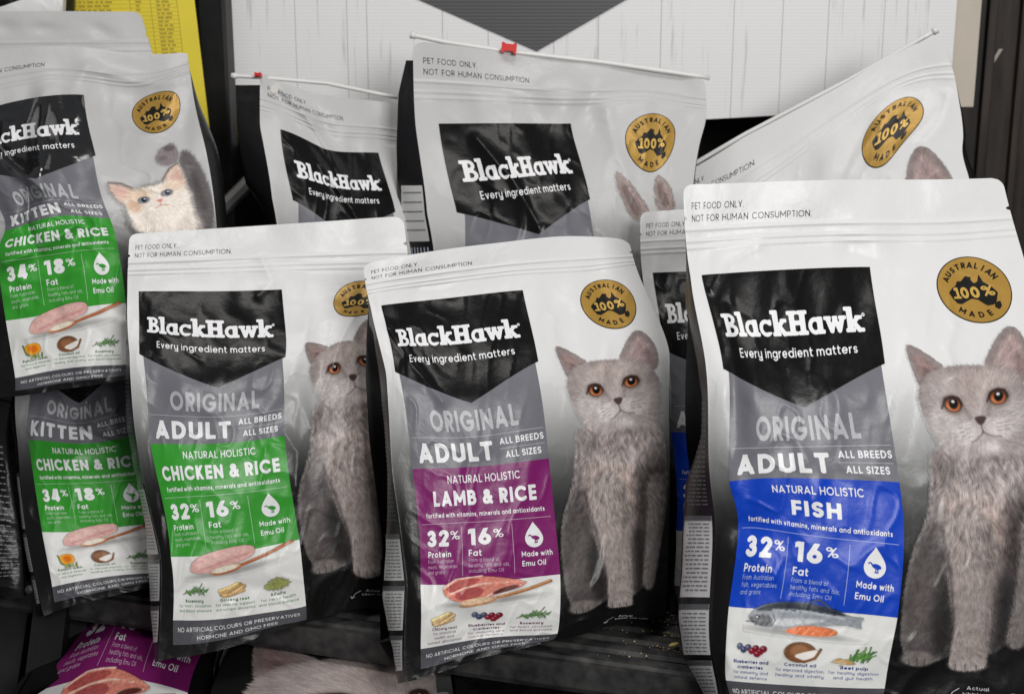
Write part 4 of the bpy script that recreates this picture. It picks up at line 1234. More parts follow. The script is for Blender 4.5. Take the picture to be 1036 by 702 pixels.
def set_obj(name, data, mat, parent=None, smooth=False):
    me = raw_mesh(name, data[0], data[1])
    import bmesh
    bm = bmesh.new(); bm.from_mesh(me); bmesh.ops.recalc_face_normals(bm, faces=list(bm.faces)); bm.to_mesh(me); bm.free()
    me.polygons.foreach_set('use_smooth', np.full(len(me.polygons), smooth, bool))
    return link(name, me, mat, parent)


shelf = set_obj('shelf', extrude_profile([(.105, -.004), (.55, -.004), (.55, -.03), (.105, -.03)], -.35, 1.3), M_SHELF)
tag(shelf, 'dark grey plastic shelf carrying the standing food bags', kind='structure')
for k in range(4):
    b0 = .004 + k * .026
    set_obj('shelf_rib', extrude_profile([(b0, -.007), (b0 + .003, -.0035), (b0 + .017, -.0035), (b0 + .020, -.007), (b0 + .020, -.022), (b0, -.022)], -.35, 1.3), M_SHELF, shelf)
    set_obj('shelf_groove', extrude_profile([(b0 + .0202, -.012), (b0 + .0258, -.012), (b0 + .0258, -.022), (b0 + .0202, -.022)], -.35, 1.3), M_SHELF, shelf)
set_obj('shelf_lip', extrude_profile([(-.004, -.006), (.0038, -.006), (.0038, -.034), (-.001, -.036), (-.004, -.03)], -.35, 1.3), M_SHELF, shelf)
low = set_obj('lower_shelf', extrude_profile([(-.12, -.24), (.60, -.24), (.60, -.26), (-.12, -.26)], -.5, 1.3), M_SHELF)
tag(low, 'dark lower shelf tier beneath the ribbed front lip', kind='structure')
wall = set_obj('back_wall', box_data(-1.6, 1.8, 2.02, 2.06, -.6, 1.4), M_WALL)
tag(wall, 'dark wall behind the shelving', kind='structure')
floor = set_obj('floor', box_data(-2.5, 2.5, -1.5, 2.6, -.72, -.70), M_WALL)
tag(floor, 'dark floor under the shelving', kind='structure')


# white plank board with a dark printed point
def board_mats():
    m, nt, b = new_mat('board_print')
    b.inputs['Roughness'].default_value = .55; b.inputs['Specular IOR Level'].default_value = .35
    tc = nt.nodes.new('ShaderNodeTexCoord')
    mp = nt.nodes.new('ShaderNodeMapping'); mp.inputs['Scale'].default_value = (34, 1, 1.6)
    n = nt.nodes.new('ShaderNodeTexNoise'); n.inputs['Scale'].default_value = 3; n.inputs['Detail'].default_value = 8; n.inputs['Roughness'].default_value = .62
    r = nt.nodes.new('ShaderNodeValToRGB'); e = r.color_ramp.elements
    e[0].position = .30; e[0].color = (*lin((188, 187, 188)), 1); e[1].position = .41; e[1].color = (*lin((238, 237, 238)), 1)
    w = nt.nodes.new('ShaderNodeTexWave'); w.wave_type = 'BANDS'; w.bands_direction = 'Z'; w.inputs['Scale'].default_value = 75; w.inputs['Distortion'].default_value = .3
    mx = nt.nodes.new('ShaderNodeMixRGB'); mx.blend_type = 'MULTIPLY'; mx.inputs['Fac'].default_value = .05
    bp = nt.nodes.new('ShaderNodeBump'); bp.inputs['Strength'].default_value = .05; bp.inputs['Distance'].default_value = .0005
    nt.links.new(tc.outputs['Object'], mp.inputs['Vector']); nt.links.new(mp.outputs['Vector'], n.inputs['Vector'])
    nt.links.new(tc.outputs['Object'], w.inputs['Vector']); nt.links.new(n.outputs['Fac'], r.inputs['Fac'])
    nt.links.new(r.outputs['Color'], mx.inputs[1]); nt.links.new(w.outputs['Color'], mx.inputs[2]); nt.links.new(mx.outputs['Color'], b.inputs['Base Color'])
    nt.links.new(w.outputs['Fac'], bp.inputs['Height']); nt.links.new(bp.outputs['Normal'], b.inputs['Normal'])
    m2, nt, b = new_mat('charcoal_print')
    b.inputs['Roughness'].default_value = .5
    tc = nt.nodes.new('ShaderNodeTexCoord'); w = nt.nodes.new('ShaderNodeTexWave'); w.bands_direction = 'Z'; w.inputs['Scale'].default_value = 75; w.inputs['Distortion'].default_value = .4
    r = nt.nodes.new('ShaderNodeValToRGB'); e = r.color_ramp.elements
    e[0].color = (*lin((62, 61, 64)), 1); e[1].color = (*lin((88, 87, 90)), 1)
    nt.links.new(tc.outputs['Object'], w.inputs['Vector']); nt.links.new(w.outputs['Fac'], r.inputs['Fac']); nt.links.new(r.outputs['Color'], b.inputs['Base Color'])
    return m, m2


M_BOARDW, M_CHAR = board_mats()
DB = 1.84                                        # view distance of the board (it hangs upright)
yb_ = float(unp(600, 60, DB)[1])                 # its plane y


def on_wall(px, py, y):
    v = unp(px, py, 1.0) - CAM; return CAM + v * (y / v[1])


pl = on_wall(226, 0, yb_); prt = on_wall(965, 107, yb_); ptl = on_wall(720, 119, yb_)
bot_l, bot_r = float(ptl[2]) - .002, float(prt[2])
board = empty('sign_board', (0, yb_, bot_r), 'white printed board of upright planks with a charcoal point, behind the bags', 'board')
cuts = [226, 300, 352, 372, 448, 494, 560, 605, 668, 741, 790, 836, 892, 964]
bx_ = [float(on_wall(c, 60, yb_)[0]) for c in cuts]
tilt = (bot_r - bot_l) / float(prt[0] - ptl[0])
for k in range(len(cuts) - 1):
    x0, x1 = bx_[k] + .00025, bx_[k + 1] - .00025
    zb0, zb1 = bot_r + (x0 - prt[0]) * tilt - bot_r, bot_r + (x1 - prt[0]) * tilt - bot_r
    V, Fc = box_data(x0, x1, 0, .012, 0, .5)
    V = [(x, y, (zb0 if x == x0 else zb1) if z == 0 else z) for x, y, z in V]
    set_obj('plank', (V, Fc), M_BOARDW, board)
set_obj('backing', box_data(bx_[0], bx_[-1], .0125, .018, .012, .5), plain_mat('board_backing', (176, 175, 176), .7), board)
tri = [on_wall(*p, yb_ - .0012) for p in ((543, 52.5), (423, 0), (634, 0))]
a, l, r_ = [np.array((p[0], -.0012, p[2] - bot_r)) for p in tri]
ex = 1.9
pt = [a, a + (l - a) * ex, a + (r_ - a) * ex]
V = [tuple(p) for p in pt] + [(p[0], -.0002, p[2]) for p in pt]
set_obj('charcoal_point', (V, [(0, 1, 2), (3, 5, 4), (0, 3, 4, 1), (1, 4, 5, 2), (2, 5, 3, 0)]), M_CHAR, board)
M_BEIGE = plain_mat('beige_paint', (196, 186, 172), .5, .05, 20, .05)
e0, e1 = on_wall(966, 30, yb_ + .004), on_wall(991, 30, yb_ + .004)
set_obj('edge_strip', box_data(float(e0[0]), float(e1[0]), .004, .03, -.002, .5), M_BEIGE, board)

# uprights
def upright(name, px0, px1, py, y, depth, z0, z1, mat, label, cat):
    a = on_wall(px0, py, y); b = on_wall(px1, py, y)
    o = empty(name, (float(a[0] + b[0]) / 2, y, z0), label, cat)
    w = float(b[0] - a[0]) / 2
    set_obj('post', box_data(-w, w, 0, depth, 0, z1 - z0, .004), mat, o)
    return o, w


po, pw = upright('shelf_upright', 201, 230, 60, yb_ - .05, .05, -.3, 1.1, M_BLACKM, 'black steel upright between the yellow price sheet and the white board', 'upright')
q0, q1 = unp(214, 222, 1.74), unp(268, 168, 1.78)
br_v, br_f = tube_data([q0 - po.location, q1 - po.location], .009, 8)
set_obj('brace', (br_v, br_f), plain_mat('grey_steel', (84, 84, 84), .4, .2), po)
po2, pw2 = upright('shelf_post', 972, 1080, 60, yb_ + .07, .08, -.3, 1.1, M_RUST, 'stained dark post beside the beige edge of the white board', 'post')
for k, (xx, ww) in enumerate(((-.25, .006), (.05, .005), (.45, .010))):
    set_obj('post_flange', box_data(xx * pw2 * 2 - ww, xx * pw2 * 2 + ww, -.012, .0, .02, 1.35, .002), M_RUST, po2)
M_WHITECHIP = plain_mat('paint_chip', (170, 165, 155), .6)
ch = on_wall(1008, 57, yb_ + .069)
V, Fc = box_data(-.003, .003, -.001, 0, -.009, .009)
V = [(float(ch[0]) - po2.location[0] + x * .8 + z * .55, y - .0012, float(ch[2]) - po2.location[2] + z) for x, y, z in V]
set_obj('paint_chip', (V, Fc), M_WHITECHIP, po2)

# yellow price sheet on a backing by the upright
yy = yb_ - .062
c4 = [on_wall(*p, yy) for p in ((46, -40), (192, -40), (213, 139), (66, 146))]
ys_o = empty('price_sheet', c4[3], 'yellow paper sheet with a printed table hanging behind the kitten bags', 'paper sheet')
c4 = [c - c4[3] for c in c4]
M_YEL = plain_mat('yellow_paper', (232, 212, 62), .65, .05, 12, .05)
M_DIMINK = plain_mat('faded_ink', (176, 158, 56), .7)


def sh(u, v, off):
    p = (c4[0] * (1 - u) + c4[1] * u) * (1 - v) + (c4[3] * (1 - u) + c4[2] * u) * v
    bend = .006 * math.sin(u * 3.1)
    return (float(p[0]), float(p[1]) - bend - off, float(p[2]))


V = [sh(u / 10, v, .0) for v in (0, 1) for u in range(11)] + [sh(u / 10, v, -.0006) for v in (0, 1) for u in range(11)]
Fc = [(k, k + 11, k + 12, k + 1) for k in range(10)] + [(22 + k, 23 + k, 34 + k, 33 + k) for k in range(10)] + [(10, 21, 43, 32), (0, 22, 33, 11)] + [(11 + k, 33 + k, 34 + k, 12 + k) for k in range(10)] + [(k, k + 1, k + 23, k + 22) for k in range(10)]
set_obj('paper', (V, Fc), M_YEL, ys_o)
parts = []


def bar(u0, u1, v0, v1):
    n = max(1, int((u1 - u0) * 14))
    W = [sh(u0 + (u1 - u0) * k / n, v, .0007) for v in (v0, v1) for k in range(n + 1)]
    return W, [(k, k + n + 1, k + n + 2, k + 1) for k in range(n)]


rng = random.Random(5)
for k in range(22):
    v = .17 + k * .022
    parts.append(bar(.05, .88, v, v + .0014))
    for c0, c1 in ((.07, .44), (.60, .64), (.74, .84)):
        u = c0
        while u < c1 - .02:
            w = rng.uniform(.015, .05); parts.append(bar(u, min(u + w, c1), v + .006, v + .0145)); u += w + .012
for u in (.05, .56, .70, .88): parts.append(bar(u, u + .003, .17, .17 + 22 * .022))
me = raw_mesh('table_print', *join_data(parts)); link('table_print', me, M_DIMINK, ys_o)

# left side frame of the shelving: black bars, a cross bar and a bolt
fr = empty('side_frame', on_plane(50, 640, -.05), 'black steel side frame of the shelf below the small kitten bag', 'frame')


def bar3(p, q, w, t):
    p = np.array(p); q = np.array(q); d = (q - p) / np.linalg.norm(q - p); s_ = np.cross(d, [0, 1, 0]); s_ /= np.linalg.norm(s_); f_ = np.cross(d, s_)
    V = [e + s_ * a * w / 2 + f_ * b * t / 2 - np.array(fr.location) for e in (p, q) for a, b in ((-1, -1), (1, -1), (1, 1), (-1, 1))]
    return V, [(0, 1, 2, 3), (7, 6, 5, 4), (0, 4, 5, 1), (1, 5, 6, 2), (2, 6, 7, 3), (3, 7, 4, 0)]


for p, q, w in (((60, 560, 1.56), (36, 760, 1.50), .034), ((16, 560, 1.60), (-14, 760, 1.53), .05), ((84, 600, 1.60), (70, 760, 1.55), .02)):
    set_obj('bar', bar3(unp(*p), unp(*q), w, .02), M_BLACKM, fr)
set_obj('cross_bar', bar3(unp(-10, 640, 1.60), unp(120, 618, 1.62), .02, .015), M_BLACKM, fr)
bo = unp(31, 596, 1.52); V, Fc = tube_data([bo, bo - FW * .004, bo - FW * .006], [.0055, .005, .003], 12)
set_obj('bolt', ([np.array(v) - np.array(fr.location) for v in V], Fc), plain_mat('bolt_steel', (52, 51, 50), .4, .2), fr, True)

# ------------------------------------------------------------------ the bags
G_ADULT, G_KIT, G_ZIP = 'adult cat food bags standing on the shelf', 'kitten food bags', 'large slider bags at the back'
rngp = random.Random(11)


def gusset_label(dark_to=96, blocks=((98, 122), (124, 140), (142, 154))):
    out = []
    lines = []
    y = 62
    while y < dark_to - 2:
        x = .06; e = rngp.uniform(.30, .42)
        while x < e:
            w = rngp.uniform(.03, .09); lines.append((x, min(x + w, e), y, y + .42)); x += w + .018
        y += 1.5
    out.append(('side_lettering', lines, (112, 112, 116), 1))
    for a, b in blocks:
        out.append(('nutrition_block', [(.03, .46, a, b)], (222, 222, 222), 1)); out.append(('block_heading', [(.03, .46, a, a + 1.6)], (96, 96, 102), 2))
    t = []
    for a, b in blocks:
        y = a + 2.6
        while y < b - 1.2:
            x = .06; e = rngp.uniform(.34, .43)
            while x < e:
                w = rngp.uniform(.03, .09); t.append((x, min(x + w, e), y, y + .36)); x += w + .018
            y += 1.2
    out.append(('side_lettering', t, (120, 120, 124), 2))
    return out


bagA = Bag((131, 237), (408, 219), (160, 669), (418, 604),
           [(25, (140, 295), (285, 293)), (53, (140.5, 358), (288.6, 361)), (85, (152, 449), (288, 440.5)), (124, (172.6, 563), (303, 547.5)), (148, (175, 627), (309.7, 613))],
           [(131, 237), (129, 300), (132, 370), (137, 440), (150, 510), (163, 550), (164, 590), (160, 669)], [(408, 219), (409, 240), (416, 300), (424, 400), (426, 500), (422, 580), (418, 604)],
           [(34.2, 63, 219.6, 392), (86, 31.5, 363, 305.6), (74.6, 64, 339, 372.6), (88, 62, 369, 364.6), (80, 142, 373, 584), (65, 139.5, 329, 577), (64, 47.5, 309, 348), (82.7, 68, 356, 382), (91.5, 42.5, 375, 323),
            (15, 160, 191, 664), (33, 160, 239, 653), (48, 160, 284, 637), (58, 160, 312, 628), (75, 160, 350, 618), (8.5, 156, 175, 652), (57, 156, 310, 627)],
           (1.42, 1.50, 1.398, 1.50), seed=2, crinkle=.95, gusset=[(131, 240), (129, 430), (140, 490), (149, 530), (150, 575), (154, 620), (160, 669)],
           dents=[('g', 69, 62, 5, 30, 8, .006), ('c', [(66, 36), (60, 62), (66, 84)], 1.6, -.003), ('c', [(86, 40), (74, 62), (68, 78)], 1.2, -.0030), ('g', 46, 70, 8, 5, -20, .003), ('c', [(57, 84), (61, 92), (59, 104)], 1.2, -.003),
                  ('g', 30, 138, 14, 10, 0, .004), ('c', [(9, 138), (25, 132), (48, 140)], 2.4, .002), ('g', 15, 60, 6, 20, 10, .004), ('c', [(52, 13), (55, 22), (50, 27)], 1.5, -.0025)])
build_bag(bagA, 'adult_food_bag', 'adult chicken and rice bag with green panel, standing before the kitten bags', 'chicken', G_ADULT, cat=CAT, gusset_print=gusset_label(), kibble=True)

bagB = Bag((367, 267), (636, 243), (409, 690), (673, 617),
           [(25, (385.2, 309.3), (528.7, 293.7)), (53, (399.4, 376), (544.4, 365.4)), (85, (417.6, 474.3), (555, 463.5)), (124, (425, 591), (566.7, 582.6)), (148, (425.6, 656), (564, 641))],
           [(367, 267), (376, 315), (391, 377), (396, 470), (400, 510), (407.7, 561), (415, 612.6), (408.5, 653.6), (409, 688)],
           [(634, 250), (647.6, 281), (661, 319), (681.8, 366.7), (683, 400), (679, 435), (674, 496), (676.6, 564), (673, 617)],
           [(34.2, 63, 476.7, 407.7), (86, 31.5, 614.4, 308), (74.6, 64, 602.7, 394.8), (88, 62, 637.3, 386), (80, 142, 628, 613), (64, 47.5, 561.6, 351.5), (82.7, 68, 624.8, 405.5), (91.5, 42.5, 643.7, 336), (27, 0, 439, 254), (54, 0, 511, 245), (77, 0, 572, 239), (95, 0, 624, 241),
            (15, 160, 440, 682), (33, 160, 487, 665), (57, 160, 558, 648), (75, 160, 606, 637)],
           (1.365, 1.455, 1.341, 1.44), seed=3, crinkle=.95, corner=4.5, gusset=[(368, 270), (390, 420), (395, 470), (394, 496), (390, 560), (386, 602), (391, 633), (405, 688)],
           dents=[('c', [(8, 36), (14, 48), (24, 62)], 1.6, -.0042), ('g', 14, 44, 5, 14, -30, .005), ('g', 66, 50, 5, 12, 10, .004), ('g', 14, 138, 8, 9, 0, -.006), ('g', 30, 140, 9, 7, 10, .004), ('c', [(9, 134), (20, 130), (30, 134)], 1.6, -.002),
                  ('g', 92, 74, 7, 16, 10, .006), ('g', 50, 76, 7, 18, 6, -.003)])
build_bag(bagB, 'adult_food_bag', 'adult lamb and rice bag with plum purple panel, standing between chicken and fish bags', 'lamb', G_ADULT, cat=CAT, gusset_print=gusset_label(104, ((106, 122), (124, 140), (142, 155))), kibble=True)

bagC = Bag((691, 187), (1014, 180), (733, 724), (1060, 738),
           [(25, (709.2, 278.5), (880, 270.3)), (53, (732, 373), (895, 367.7)), (85, (737.3, 487), (909.8, 487.6)), (124, (737.3, 613.4), (907.5, 627)), (148, (734, 687.6), (895, 696))],
           [(691, 187), (691, 240), (698, 274), (710, 343), (716, 384), (715, 440), (718, 480), (722, 511), (721, 600), (721, 650), (729, 702), (733, 724)],
           [(1014, 180), (1021, 200), (1031, 238), (1045, 300), (1058, 400), (1062, 500), (1060, 620), (1060, 740)],
           [(34.2, 63, 814, 412), (86, 31.5, 981.6, 294), (74.6, 64, 964, 409), (88, 62, 1009, 401.5), (80, 142, 978, 678), (64, 47.5, 916.5, 350), (82.7, 68, 991, 425), (91.5, 42.5, 1021, 332), (50, 0, 850, 182), (57, 160, 890, 730), (12, 100.5, 757, 523), (53.5, 101, 902, 541)],
           (1.295, 1.335, 1.284, 1.30), seed=5, crinkle=.95, gusset=[(691, 190), (698, 330), (712, 400), (711, 440), (694, 488), (690, 546), (686.5, 623), (690, 662), (712, 702), (722, 724)],
           dents=[('g', 11, 60, 4, 26, -6, .005), ('c', [(79, 40), (75, 48), (76, 56)], 1.1, -.003), ('c', [(9, 29), (16, 22), (26, 18)], 1.6, -.003), ('g', 12, 104, 7, 6, 20, .006), ('g', 18, 112, 8, 8, 0, -.005), ('g', 60, 24, 12, 5, 20, .003)])
build_bag(bagC, 'adult_food_bag', 'adult fish bag with blue panel and whole fish picture, tallest on the shelf', 'fish', G_ADULT, cat=CAT, gusset_print=gusset_label(), kibble=True)

bagD = Bag((648, 215), (915, 210), (678, 618), (905, 620),
           [(25, (660, 276), (800, 270)), (53, (671.5, 353.7), (815, 350)), (85, (679, 437), (818, 437)), (124, (684, 536), (820, 540)), (148, (682, 592), (815, 598))],
           [(648, 215), (648, 262), (653, 300), (662, 345), (668, 400), (672, 480), (676, 560), (678, 618)], [(915, 210), (930, 400), (905, 620)],
           [(34.2, 63, 742, 380)], (1.50, 1.53, 1.49, 1.52), seed=8, T=.06)
build_bag(bagD, 'adult_food_bag', 'second adult fish bag with blue panel, mostly hidden behind the tallest fish bag', 'fish', G_ADULT, want=('notice', 'brand', 'range', 'recipe', 'ingr', 'footer'))

bagE = Bag((-52, 58), (190, 53), (-4, 402), (225, 368),
           [(25, (-36, 117), (84.7, 96.5)), (53, (-28, 172), (96.9, 157.5)), (85, (5, 234), (111.4, 221.6)), (124, (6, 324.4), (127.6, 308.7)), (148, (15.7, 382.5), (128, 369))],
           [(-52, 58), (-48, 120), (-38, 176), (-14, 234), (-14, 320), (-6, 380), (-4, 402)], [(190, 53), (191, 70), (205, 130), (209, 164), (219, 219), (222, 300), (225, 368)],
           [(34.2, 63, 36, 181), (86, 31.5, 157, 118), (57, 0, 84, 48), (30, 0, 20, 49), (11.9, 80, 13, 224), (38.9, 80, 60, 210), (18.2, 70, 16, 205), (48.6, 70, 78, 197), (11.6, 97.5, 4.5, 251), (54.4, 97.5, 110, 238), (57, 160, 131, 384), (30, 160, 62, 394)],
           (1.56, 1.58, 1.47, 1.50), seed=13, crinkle=1.5,
           dents=[('c', [(43, 22), (40, 40), (37, 60)], 5.5, -.011), ('c', [(41, 25), (40, 40), (38, 56), (33, 72)], 2.0, -.005), ('c', [(14, 30), (24, 52), (33, 66)], 4.5, -.007), ('g', 33, 40, 5, 18, 6, .010), ('g', 49, 42, 5, 18, -6, .009), ('c', [(16, 36), (25, 54), (35, 68)], 1.6, -.009), ('g', 22, 56, 4, 10, -30, .005), ('c', [(29, 66), (20, 82), (25, 100)], 2.0, .013), ('g', 15, 78, 5, 12, 20, -.008),
                  ('c', [(12, 104), (28, 100), (42, 91)], 1.8, -.008), ('g', 30, 106, 12, 5, -20, .008), ('c', [(18, 112), (30, 113), (42, 110)], 1.4, -.003), ('g', 66, 36, 6, 18, 0, .010), ('c', [(58, 13), (54, 24), (58, 32)], 3.2, -.006), ('g', 93, 46, 5, 14, 12, .010), ('g', 86, 34, 7, 9, 30, -.006), ('c', [(60, 10), (80, 15), (99, 22)], 2.6, -.006), ('g', 72, 60, 8, 10, 20, .005)])
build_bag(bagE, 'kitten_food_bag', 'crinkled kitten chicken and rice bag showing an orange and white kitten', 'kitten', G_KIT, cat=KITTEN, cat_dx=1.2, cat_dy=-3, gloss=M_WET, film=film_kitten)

bagF = Bag((6, 268), (230, 255), (45, 623), (285, 572),
           [(25, (20, 328), (130, 318)), (53, (28, 374), (133, 368)), (85, (29.5, 446), (143, 440)), (124, (42.7, 538), (158, 531)), (148, (53, 593.6), (167, 579.5))],
           [(6, 268), (12, 340), (15, 390), (15.5, 430), (19.5, 457.6), (29, 555), (45, 623)], [(230, 255), (240, 400), (260, 500), (285, 572)],
           [(34.2, 63, 80, 408), (57, 160, 180, 587), (30, 160, 112, 603), (11.9, 83, 31, 440), (38.9, 83, 94, 444), (18.2, 69, 48, 410), (48.6, 69, 112, 407), (8.5, 156, 55, 609)],
           (1.62, 1.64, 1.475, 1.56), seed=17, topback=.0, crinkle=1.2, notch=False, gusset=[(6, 268), (10, 400), (8.5, 415), (9, 430), (16, 445), (19, 458), (28, 555), (44, 623)],
           dents=[('g', 36, 66, 9, 12, 20, .022), ('c', [(38, 64), (40, 74), (45, 84)], 2.0, .008), ('c', [(24, 64), (34, 78), (46, 86)], 1.2, -.005), ('c', [(56, 66), (47, 74), (44, 84)], 1.6, -.006)])
build_bag(bagF, 'kitten_food_bag', 'kitten chicken and rice bag with a dented top, tucked under the crinkled kitten bag', 'kitten', G_KIT, want=('brand', 'range', 'recipe', 'ingr', 'footer'), gusset_print=gusset_label())

bagG = Bag((-110, 14), (142, 12), (-90, 360), (200, 350), [(25, (-95, 78), (55, 76))], [(-110, 14), (-90, 360)], [(142, 12), (152, 48), (165, 90), (200, 350)], [(60, 0, 40, 11.5)],
           (1.66, 1.67, 1.60, 1.62), seed=21, T=.05, dents=[('g', 60, 7, 6, 2.4, 0, .003), ('g', 82, 8, 5, 3, 20, .003), ('g', 45, 6, 5, 3, 0, .003)])
build_bag(bagG, 'kitten_food_bag', 'pale bag top rising just behind the crinkled kitten bag', 'kitten', G_KIT, want=(), film=film_kitten)

bagM = Bag((-210, -170), (80, -176), (-200, 260), (80, 250), [(25, (-190, -105), (34, -106)), (53, (-150, -8), (47, -12)), (85, (-150, 80), (45, 78))], [(-210, -170), (-200, 260)], [(80, -176), (66, 0), (60, 20), (80, 250)],
           [(34.2, 63, -20, 14)], (1.74, 1.74, 1.70, 1.70), seed=23, T=.04)
build_bag(bagM, 'adult_food_bag', 'bag with only its black brand point showing above the pale bag top', 'chicken', G_ADULT, want=('brand',))

bagH = Bag((263, 73), (462, 112), (305, 480), (480, 480),
           [(25, (284, 131), (382.5, 155)), (53, (297, 202.5), (400, 214.5)), (85, (305, 290), (405, 298)), (124, (310, 385), (408, 392)), (148, (312, 440), (410, 446))],
           [(260, 83), (261, 116), (269, 170), (278, 217), (290, 300), (300, 420), (305, 480)], [(462, 112), (470, 200), (480, 300), (480, 480)],
           [(30, 25, 331, 152), (8, 0, 281, 82), (34.2, 63, 350, 238)], (1.60, 1.68, 1.58, 1.66), seed=27, corner=2.5, notch=False, crinkle=1.3, T=.07,
           gusset=[(238, 80), (240, 130), (248, 185), (262, 206), (275, 240), (300, 480)],
           dents=[('c', [(10, 4), (22, 14), (30, 24), (40, 50)], 2.2, -.006), ('g', 30, 16, 7, 7, 30, .006), ('c', [(24, 34), (36, 50), (44, 62)], 1.6, -.005), ('g', 60, 20, 6, 8, 0, .006)])
hb = build_bag(bagH, 'adult_food_bag', 'opened slider bag folded at its corner, beside the black upright', 'chicken', G_ZIP, want=('notice', 'brand', 'range'), film=film_back_shade)

bagI = Bag((418, 42), (713, 80), (465, 520), (705, 515),
           [(25, (444, 125.4), (576.8, 125.4)), (53, (463, 215), (597, 201.6)), (85, (472, 310), (606, 298)), (124, (480, 420), (614, 410)), (148, (482, 485), (616, 475))],
           [(414, 52), (417, 102.5), (424, 154), (429, 200), (437, 250), (446, 320), (456, 420), (465, 520)], [(712, 86), (714, 137), (707, 164), (701, 190), (705, 300), (710, 420), (705, 515)],
           [(30, 0, 506, 52.5), (65, 0, 612, 64.5), (34.2, 63, 545, 237), (82, 22.4, 662, 115), (82, 40.6, 659, 175), (72.9, 31.5, 633, 142), (91.1, 31.5, 682, 142)],
           (1.60, 1.62, 1.585, 1.60), seed=31, corner=3.5, notch=False, crinkle=1.3, T=.08, gusset=[(412, 56), (403, 95), (401, 150), (402, 240), (430, 520)],
           dents=[('g', 44, 22, 6, 9, 10, .005), ('g', 63, 22, 4, 10, 0, .007), ('c', [(68, 20), (70, 34), (74, 46)], 1.8, -.004), ('c', [(18, 30), (28, 44), (34, 60)], 1.5, -.004), ('g', 14, 44, 5, 12, -10, .004), ('g', 52, 14, 10, 4, 10, -.004)])
ib = build_bag(bagI, 'adult_food_bag', 'opened slider bag with a red zip slider, standing behind the lamb bag', 'chicken', G_ZIP, cat=EARS, badge_dx=-4, film=film_back_shade, want=('notice', 'brand', 'range', 'badge'),
               gusset_print=[('nutrition_block', [(.03, .40, 44, 62)], (200, 200, 198), 1), ('side_lettering', [(.05, .36, y, y + .4) for y in (46, 49, 52, 55, 58)], (120, 120, 124), 2), ('barcode', [(.05 + .04 * k, .065 + .04 * k, 64, 76) for k in range(9)], (170, 175, 190), 1)])

bagJ = Bag((665, 188), (952, 37), (705, 560), (1000, 560), [], None, None,
           [(38, 0, 754, 138), (70, 0, 858, 83), (38, 9, 753, 170), (80, 22.4, 909, 101), (80, 40.6, 897, 166), (70.9, 31.5, 872, 149), (89.1, 31.5, 934, 118), (92, 43, 929, 150), (100, 8, 959, 55), (100, 25, 970, 103), (100, 36, 975, 140), (100, 50, 981, 180), (0, 60, 690, 330), (100, 80, 990, 300), (50, 60, 840, 300), (0, 25, 668, 235)],
           (1.70, 1.61, 1.66, 1.58), seed=37, corner=3.5, notch=False, T=.05, topback=.02, dents=[('g', 50, 26, 10, 5, -10, .006), ('g', 40, 14, 6, 4, 0, -.004), ('c', [(97, 24), (93, 40), (95, 60)], 1.8, -.004), ('g', 62, 22, 8, 8, 0, -.004)])
jb = build_bag(bagJ, 'adult_food_bag', 'leaning slider bag with a slanting top edge, behind the tallest fish bag', 'fish', G_ZIP, cat=CAT, cat_dx=.6, cat_to=62, badge_dx=-6, want=('notice', 'badge'))

# bags lying on the lower tier
bagK = Bag((150, 470), (340, 470), (-40, 860), (300, 880), [], None, None,
           [(27.5, 115.5, 116, 647), (45.5, 119.5, 154, 673.5), (54.5, 119.5, 183, 682), (12.6, 116, 76, 662), (21, 115.5, 97, 652), (8.5, 124, 32, 702), (57, 124, 191, 704), (33, 124, 118, 686), (57, 106, 216, 640), (10, 103, 100, 620), (36, 103, 145, 617),
            (0, 124, 12, 708), (0, 103, 84, 622), (100, 124, 300, 745), (57, 148, 160, 800), (8.5, 148, 0, 780), (100, 103, 300, 660), (0, 60, 150, 540), (100, 60, 330, 540)],
           (2.56, 2.56, 1.13, 1.13), clamp=(1.36, 1.74), seed=41, T=.06, topback=0, bulge=.03, notch=False, lam=.6)
build_bag(bagK, 'adult_food_bag', 'lamb bag with chop picture slumped on the lower tier under the chicken bag', 'lamb', 'bags on the lower tier', want=('recipe', 'ingr', 'footer'))

bagL = Bag((246, 560), (480, 560), (236, 1000), (470, 1000), [], None, None,
           [(74.6, 64, 352, 712), (88, 62, 425, 708), (64, 48, 258, 650), (65.5, 62, 246, 698), (66, 72, 242, 735), (97.5, 64, 455, 700), (92, 43, 440, 650), (82, 53, 385, 664), (100, 60, 462, 692), (0, 64, 236, 706), (0, 40, 244, 640), (40, 52, 244, 668), (40, 70, 238, 728), (100, 30, 470, 630), (80, 80, 380, 770), (0, 100, 236, 820), (100, 100, 465, 820)],
           (1.86, 1.83, .80, .80), clamp=(1.30, 1.68), seed=43, T=.06, topback=0, bulge=.02, notch=False, lam=.2)
build_bag(bagL, 'adult_food_bag', 'bag on the lower tier showing the top of a grey cat face', 'lamb', 'bags on the lower tier', cat=CAT, want=(), film=lambda x, y: np.full((len(x), 3), 24.0))

